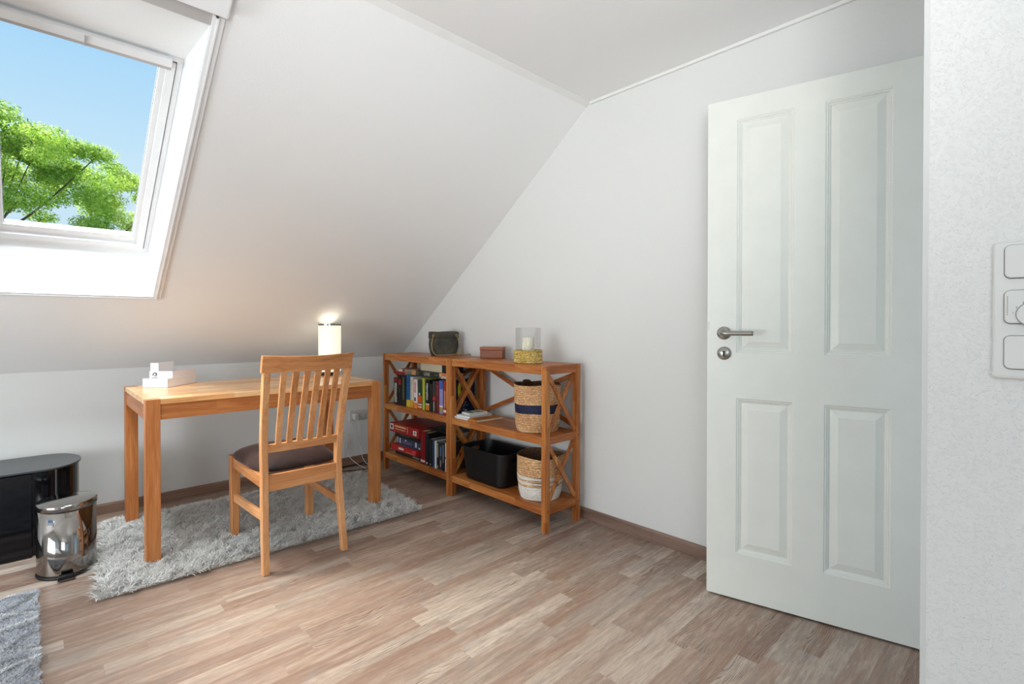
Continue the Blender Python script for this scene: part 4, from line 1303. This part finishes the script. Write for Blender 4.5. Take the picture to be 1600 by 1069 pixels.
# ================================================================== SOCKET AND CABLES
so_ = empty('wall_socket', (1.883, D, 0.381), 0, 'white double wall socket low on the knee wall', 'socket')
def rrxz(hx, hz, r, y, cx=0, cz=0, n=5):
    pts = []
    for sx_, sz_, a0 in ((1, 1, 0), (-1, 1, 90), (-1, -1, 180), (1, -1, 270)):
        for k_ in range(n+1):
            a = R(a0+90*k_/n)
            pts.append((cx+sx_*(hx-r)+r*math.cos(a), y, cz+sz_*(hz-r)+r*math.sin(a)))
    return pts
b = B(); loft(b, [rrxz(0.076, 0.0405, 0.005, 0), rrxz(0.076, 0.0405, 0.005, -0.006), rrxz(0.073, 0.0375, 0.004, -0.010)]); link('frame_plate', b, M['white_plastic'], so_)
for cx in (-0.036, 0.036):
    b = B()
    n = 36
    for (r0, y0), (r1, y1) in zip([(0.029, -0.010), (0.029, -0.0135), (0.0205, -0.0135), (0.0200, -0.002)], [(0.029, -0.0135), (0.0205, -0.0135), (0.0200, -0.002), (0.0001, -0.002)]):
        for j in range(n):
            a, c = 2*math.pi*j/n, 2*math.pi*(j+1)/n
            quad(b, [(cx+r0*math.cos(a), y0, r0*math.sin(a)), (cx+r0*math.cos(c), y0, r0*math.sin(c)), (cx+r1*math.cos(c), y1, r1*math.sin(c)), (cx+r1*math.cos(a), y1, r1*math.sin(a))])
    bmesh.ops.remove_doubles(b, verts=b.verts, dist=1e-5)
    ins = link('socket_insert', b, M['white_plastic'], so_)
    b = B()
    for dx in (-0.0095, 0.0095): cyl(b, (cx+dx, -0.0022, 0), (cx+dx, -0.0030, 0), 0.0026, 12)
    link('contact_hole', b, M['dark'], ins)
pg = empty('charger_plug', (1.847, D-0.0136, 0.378), 0, 'white plug in the left half of the wall socket with its white cord', 'plug')
b = B(); loft(b, [rrxz(0.019, 0.022, 0.010, 0.0), rrxz(0.019, 0.026, 0.010, -0.03, 0, -0.004), rrxz(0.015, 0.022, 0.009, -0.042, 0, -0.008)]); link('plug_body', b, M['white_plastic'], pg, False)
b = B()
P0 = Vector(pg.location)
def rel(p, o): return Vector(p)-Vector(o.location)
tube(b, [rel(p, pg) for p in [(1.847, D-0.040, 0.350), (1.855, D-0.035, 0.32), (1.873, D-0.020, 0.22), (1.895, D-0.022, 0.12), (1.905, D-0.030, 0.05), (1.915, D-0.08, 0.008), (1.905, D-0.22, 0.004), (1.85, D-0.32, 0.004), (1.775, D-0.36, 0.02)]], 0.0024, 8)
tube(b, [rel(p, pg) for p in [(1.841, D-0.040, 0.350), (1.849, D-0.030, 0.30), (1.862, D-0.020, 0.22), (1.868, D-0.018, 0.14)]], 0.0018, 8)
link('cord', b, M['cable_white'], pg, True)
lc = empty('lamp_cord', (1.785, D-0.02, 0.0), 0, 'white lamp cord with a flat in-line switch hanging near the socket', 'cord')
b = B(); obox(b, (0.0, 0, 0.162), (0.020, 0, -0.002), (0, 0.010, 0), (0.003, 0, 0.066), 0.003); link('cord_switch', b, M['cable_white'], lc)
b = B()
O_ = lc.location
tube(b, [rel(p, lc) for p in [(1.470, 3.392, 0.7625), (1.485, 3.45, 0.7625), (1.492, 3.486, 0.757), (1.495, 3.50, 0.70), (1.51, 3.56, 0.30), (1.56, 3.62, 0.10), (1.66, 3.68, 0.14), (1.75, 3.724, 0.26), (1.782, 3.728, 0.225), (1.785, 3.728, 0.195)]], 0.0022, 8)
tube(b, [rel(p, lc) for p in [(1.786, D-0.02, 0.130), (1.792, D-0.022, 0.09), (1.805, D-0.04, 0.055), (1.83, D-0.10, 0.02), (1.83, D-0.22, 0.012), (1.78, D-0.34, 0.03), (1.74, D-0.38, 0.035)]], 0.0024, 8)
link('cord', b, M['cable_white'], lc, True)
b = B()
tube(b, [(1.50, D-0.06, 0.0045), (1.62, D-0.05, 0.0045), (1.74, D-0.045, 0.0045), (1.84, D-0.06, 0.0045), (1.90, D-0.12, 0.0045), (1.90, D-0.19, 0.0045), (1.82, D-0.21, 0.0045), (1.70, D-0.16, 0.0045), (1.66, D-0.10, 0.0045), (1.75, D-0.065, 0.010), (1.88, D-0.045, 0.0045), (2.02, D-0.05, 0.0045)], 0.0036, 8)
tag(link('power_cable', b, M['cable_black'], None, True), 'black cable looping on the floor along the baseboard behind the desk', 'cable')

# ================================================================== LEFT: LOWBOARD AND PEDAL BIN
lb = empty('black_cabinet', (-0.6, 3.47, 0.0), 0, 'glossy black low cabinet with rounded end against the knee wall', 'cabinet')
def outl(x_end, yf, yb_, ins=0.0, x_l=-1.45):
    pts = [(x_l+ins, yf+ins)]
    yc = (yf+yb_)/2; hr = (yb_-yf)/2-ins
    for i in range(25):
        a = -math.pi/2 + math.pi*i/24
        pts.append((x_end-0.145+ (0.145-ins)*math.cos(a), yc+hr*math.sin(a)))
    pts.append((x_l+ins, yb_-ins))
    return [(x+0.6, y-3.47) for x, y in pts]
b = B(); loft(b, [[(x, y, z) for x, y in outl(0.186, 3.288, 3.660, 0.004)] for z in (0.0, 0.395)]); link('body', b, M['black_gloss'], lb)
b = B(); loft(b, [[(x, y, z) for x, y in outl(0.190, 3.284, 3.664)] for z in (0.3955, 0.4035)]); link('top_panel', b, M['black_top'], lb)
b = B(); box(b, -0.85, 0.604, -0.204, -0.183, 0.004, 0.392, 0.003); link('front_panel', b, M['black_gloss'], lb)
b = B(); cyl(b, (0.688, -0.186, 0.0), (0.688, -0.186, 0.394), 0.004, 12); link('edge_strip', b, M['black_top'], lb)

pb = empty('pedal_bin', (0.116, 3.010, 0.0), 0, 'polished steel pedal bin beside the black cabinet', 'bin')
b = B(); lathe(b, [(0.0, 0.0), (0.104, 0.0), (0.106, 0.004), (0.104, 0.012), (0.0, 0.012)], 64, sy=1.10); link('base_ring', b, M['black_plastic'], pb, True)
b = B(); lathe(b, [(0.0, 0.0125), (0.1015, 0.0125), (0.1025, 0.02), (0.1025, 0.290), (0.0, 0.290)], 96, sy=1.10); link('bin_body', b, M['chrome'], pb, True)
b = B(); lathe(b, [(0.1045, 0.2905), (0.1055, 0.292), (0.1055, 0.311), (0.103, 0.3145), (0.098, 0.3155), (0.06, 0.320), (0.0, 0.322)], 96, sy=1.10)
lathe(b, [(0.1045, 0.2905), (0.0, 0.2905)], 96, sy=1.10)
link('lid', b, M['chrome'], pb, True)
b = B(); box(b, -0.035, 0.020, -0.146, -0.105, 0.004, 0.016, 0.002); box(b, -0.037, 0.022, -0.150, -0.130, 0.008, 0.024, 0.003); ped = link('pedal', b, M['black_plastic'], pb)
b = B(); box(b, -0.036, 0.021, -0.1515, -0.1495, 0.008, 0.011, 0.0005); link('pedal_edge', b, M['chrome'], ped)

# ================================================================== RUGS
def rug_pile(name, x0, x1, y0, y1, n, hmin, hmax, wid, mat, parent, zb, mask=None, seed=1, spread=0.03, ragged=0.02, warp=None):
    rs = np.random.RandomState(seed)
    px = rs.uniform(x0, x1, n); py = rs.uniform(y0, y1, n)
    if mask is not None:
        keep = mask(px, py); px, py = px[keep], py[keep]; n = len(px)
    ln = rs.uniform(hmin, hmax, n)
    # tufts lean together
    ang = 2*np.pi*(np.sin(px*23+py*7)*0.5+np.sin(py*31-px*11)*0.5) + rs.normal(0, 0.9, n)
    lean = np.clip(rs.normal(spread, spread*0.45, n), 0.002, None)
    dx, dy = np.cos(ang)*lean, np.sin(ang)*lean
    edge = np.minimum.reduce([px-x0, x1-px, py-y0, y1-py])
    out_ = np.clip(1-edge/0.03, 0, 1)*ragged
    cxm, cym = (x0+x1)/2, (y0+y1)/2
    ex = np.where((px-x0 < 0.03), -1, 0)+np.where((x1-px < 0.03), 1, 0)
    ey = np.where((py-y0 < 0.03), -1, 0)+np.where((y1-py < 0.03), 1, 0)
    dx += ex*out_; dy += ey*out_
    ln = ln*np.where(edge < 0.03, 0.75, 1)
    if warp: px, py = warp(px, py)
    wa = rs.uniform(0, np.pi*2, n); wx, wy = np.cos(wa)*wid/2, np.sin(wa)*wid/2
    V = np.zeros((n, 7, 3)); 
    for k_, (f, ww) in enumerate(((0, 1.0), (0.45, 1.1), (0.8, 0.9))):
        bx_ = px+dx*f*f*1.0; by_ = py+dy*f*f; bz = zb+ln*(f if f < .7 else f*0.97)
        V[:, 2*k_, 0] = bx_-wx*ww; V[:, 2*k_, 1] = by_-wy*ww; V[:, 2*k_, 2] = bz
        V[:, 2*k_+1, 0] = bx_+wx*ww; V[:, 2*k_+1, 1] = by_+wy*ww; V[:, 2*k_+1, 2] = bz
    V[:, 6, 0] = px+dx*1.15; V[:, 6, 1] = py+dy*1.15; V[:, 6, 2] = zb+ln*0.95
    base = (np.arange(n)*7)[:, None]
    q = np.concatenate([base+np.array([0, 1, 3, 2]), base+np.array([2, 3, 5, 4])], axis=1).reshape(-1, 4)
    t = base+np.array([4, 5, 6])
    me = bpy.data.meshes.new(name)
    me.vertices.add(n*7); me.vertices.foreach_set('co', V.reshape(-1))
    nl = q.size+t.size
    me.loops.add(nl); me.loops.foreach_set('vertex_index', np.concatenate([q.reshape(-1), t.reshape(-1)]).astype(np.int32))
    me.polygons.add(len(q)+len(t))
    ls = np.concatenate([np.arange(len(q))*4, len(q)*4+np.arange(len(t))*3]).astype(np.int32)
    me.polygons.foreach_set('loop_start', ls)
    me.update(calc_edges=True); me.validate()
    me.materials.append(mat)
    o = bpy.data.objects.new(name, me); COL.objects.link(o); o.parent = parent
    tag(o, kind='stuff')
    return o
RUGP = [(0.180, 2.560), (1.660, 2.520), (1.745, 3.445), (0.285, 3.535)]
def rug_xy(px, py):        # unit square to the slightly crooked rug
    a, b_, c, d = RUGP
    f = lambda k_: a[k_]*(1-px)*(1-py)+b_[k_]*px*(1-py)+c[k_]*px*py+d[k_]*(1-px)*py
    return f(0), f(1)
rug = empty('shag_rug', (0, 0, 0), 0, 'long-pile light grey shag rug under the desk', 'rug')
b = B(); loft(b, [[(*rug_xy(u_, v_), z) for u_, v_ in ((0.006, 0.01), (0.994, 0.01), (0.994, 0.99), (0.006, 0.99))] for z in (0.0005, 0.010)]); link('backing', b, M['backing'], rug)
rug_pile('pile', 0, 1.49, 0, 0.95, 115000, 0.018, 0.033, 0.0031, M['pile'], rug, 0.006, seed=3, spread=0.020, ragged=0.020, warp=lambda x, y: rug_xy(x/1.49, y/0.95))
rug2 = empty('berber_rug', (0, 0, 0), 0, 'grey short-pile rug with pale diamond lines in the lower left corner', 'rug')
QX0, QX1, QY0, QY1 = -0.80, 0.016, 1.60, 2.836
b = B(); box(b, QX0, QX1, QY0, QY1, 0.0005, 0.010, 0.003); link('backing', b, M['backing'], rug2)
def line_mask(px, py):
    a = np.mod((py-0.45*px-2.551+0.006*np.sin(px*30))/0.30, 1.0); c = np.mod((py+0.60*px-2.305+0.006*np.sin(py*26))/0.30, 1.0)
    return (a < 0.05) | (c < 0.05)
rug_pile('pile', QX0, QX1, QY0, QY1, 210000, 0.004, 0.008, 0.0030, M['pile2'], rug2, 0.008, mask=lambda x, y: ~line_mask(x, y), seed=5, spread=0.006, ragged=0.003)
rug_pile('pale_line_pile', QX0, QX1, QY0, QY1, 210000, 0.007, 0.011, 0.0032, M['pile_line'], rug2, 0.008, mask=lambda x, y: line_mask(x, y), seed=7, spread=0.006, ragged=0.003)

# ================================================================== OUTSIDE
b = B(); box(b, -25, 30, 6, 50, -3.3, -3.0)
gm = plain('meadow', '5d7a35', 0.9)
structure('ground', b, gm)
def leaf_mat(name, h1, h2, h3):
    t = NT(name); o, s = t.xyz()
    n = t.noise(o, 0.9, 3, 0.6)
    w_, _ = t.white(t.comb(t.math('FLOOR', t.math('MULTIPLY', s[0], 9.0)), t.math('FLOOR', t.math('MULTIPLY', s[1], 9.0)), t.math('FLOOR', t.math('MULTIPLY', s[2], 9.0))))
    f = t.math('ADD', t.math('MULTIPLY', n, 0.6), t.math('MULTIPLY', w_, 0.4))
    col = t.ramp(f, [(0.25, hexc(h1)), (0.5, hexc(h2)), (0.75, hexc(h3))])
    t.out(col, 0.55, 0, 0.3)
    tl = t.t.nodes.new('ShaderNodeBsdfTranslucent'); t.t.links.new(col, tl.inputs[0])
    mx = t.t.nodes.new('ShaderNodeMixShader'); mx.inputs[0].default_value = 0.58
    t.t.links.new(t.b.outputs[0], mx.inputs[1]); t.t.links.new(tl.outputs[0], mx.inputs[2])
    t.t.links.new(mx.outputs[0], t.t.nodes['Material Output'].inputs[0])
    return t.m
M['leaf'] = leaf_mat('tree_leaves', '6c9232', '9cbf4b', 'cbdb7c')
M['bark'] = plain('bark', '55483a', 0.9)
tree = empty('tree', (-1.2, 17.0, -3.0), 0, 'leafy bright green tree seen through the roof window', 'tree')
rs = np.random.RandomState(11)
XO = [-4.5, -3.0, -1.0, 0.7, 1.4, 2.0, 2.66, 3.13, 3.6, 4.6]
ZO = [8.0, 9.0, 9.5, 9.27, 9.08, 8.97, 8.74, 8.34, 8.05, 7.4]
blobs = []
for x in np.arange(-4.2, 4.6, 0.27):
    r_ = rs.uniform(0.26, 0.38)
    blobs.append((np.array([x, rs.uniform(-0.5, 0.5), np.interp(x, XO, ZO)-r_*0.62-rs.uniform(0, 0.22)]), r_))
while len(blobs) < 215:
    x = rs.uniform(-4.2, 4.6); zt_ = np.interp(x, XO, ZO)
    z = rs.uniform(4.9, zt_-0.35)
    if z < 7.3 and rs.uniform() < 0.35: continue
    blobs.append((np.array([x, rs.uniform(-1.6, 1.6), z]), rs.uniform(0.26, 0.50)))
cen, nor = [], []
for p, r_ in blobs:
    nn_ = int(2600*(r_/0.5)**2)
    d_ = rs.normal(size=(nn_, 3)); d_ /= np.linalg.norm(d_, axis=1)[:, None]
    q = p + d_*(r_*rs.uniform(0.5, 1.1, nn_)[:, None])*np.array([1.25, 1.1, 0.62])
    cen.append(q); nor.append(d_+rs.normal(0, 0.6, (nn_, 3))+np.array([0, 0, 0.6]))
cen = np.concatenate(cen); nor = np.concatenate(nor); nor /= np.linalg.norm(nor, axis=1)[:, None]
t1 = np.cross(nor, rs.normal(size=nor.shape)); t1 /= np.linalg.norm(t1, axis=1)[:, None]
t2 = np.cross(nor, t1)
sz = rs.uniform(0.012, 0.030, len(cen))[:, None]
Vv = np.stack([cen-t1*sz*1.2, cen+t2*sz*0.7, cen+t1*sz*1.2, cen-t2*sz*0.7], axis=1).reshape(-1, 3)
me = bpy.data.meshes.new('foliage')
me.from_pydata(Vv.tolist(), [], (np.arange(len(cen)*4).reshape(-1, 4)).tolist())
me.materials.append(M['leaf'])
fo = bpy.data.objects.new('foliage', me); COL.objects.link(fo); fo.parent = tree; tag(fo, kind='stuff')
b = B()
tube(b, [(0, 0, -0.05), (0.05, 0, 1.6), (-0.1, 0, 3.2), (-0.05, 0, 5.0), (0, 0, 7.2)], lambda f: 0.30*(1-0.78*f), 12, 6)
for k_ in range(26):
    p = blobs[k_*5][0]
    z0 = 2.8+3.2*((k_*0.37) % 1)
    s0 = Vector((-0.08, 0, z0)); e0 = Vector(p)
    md = (s0+e0)/2+Vector((0, 0, -0.25))
    tube(b, [s0, md, e0], lambda f: 0.045*(1-0.85*f), 7, 5)
link('trunk', b, M['bark'], tree, True)
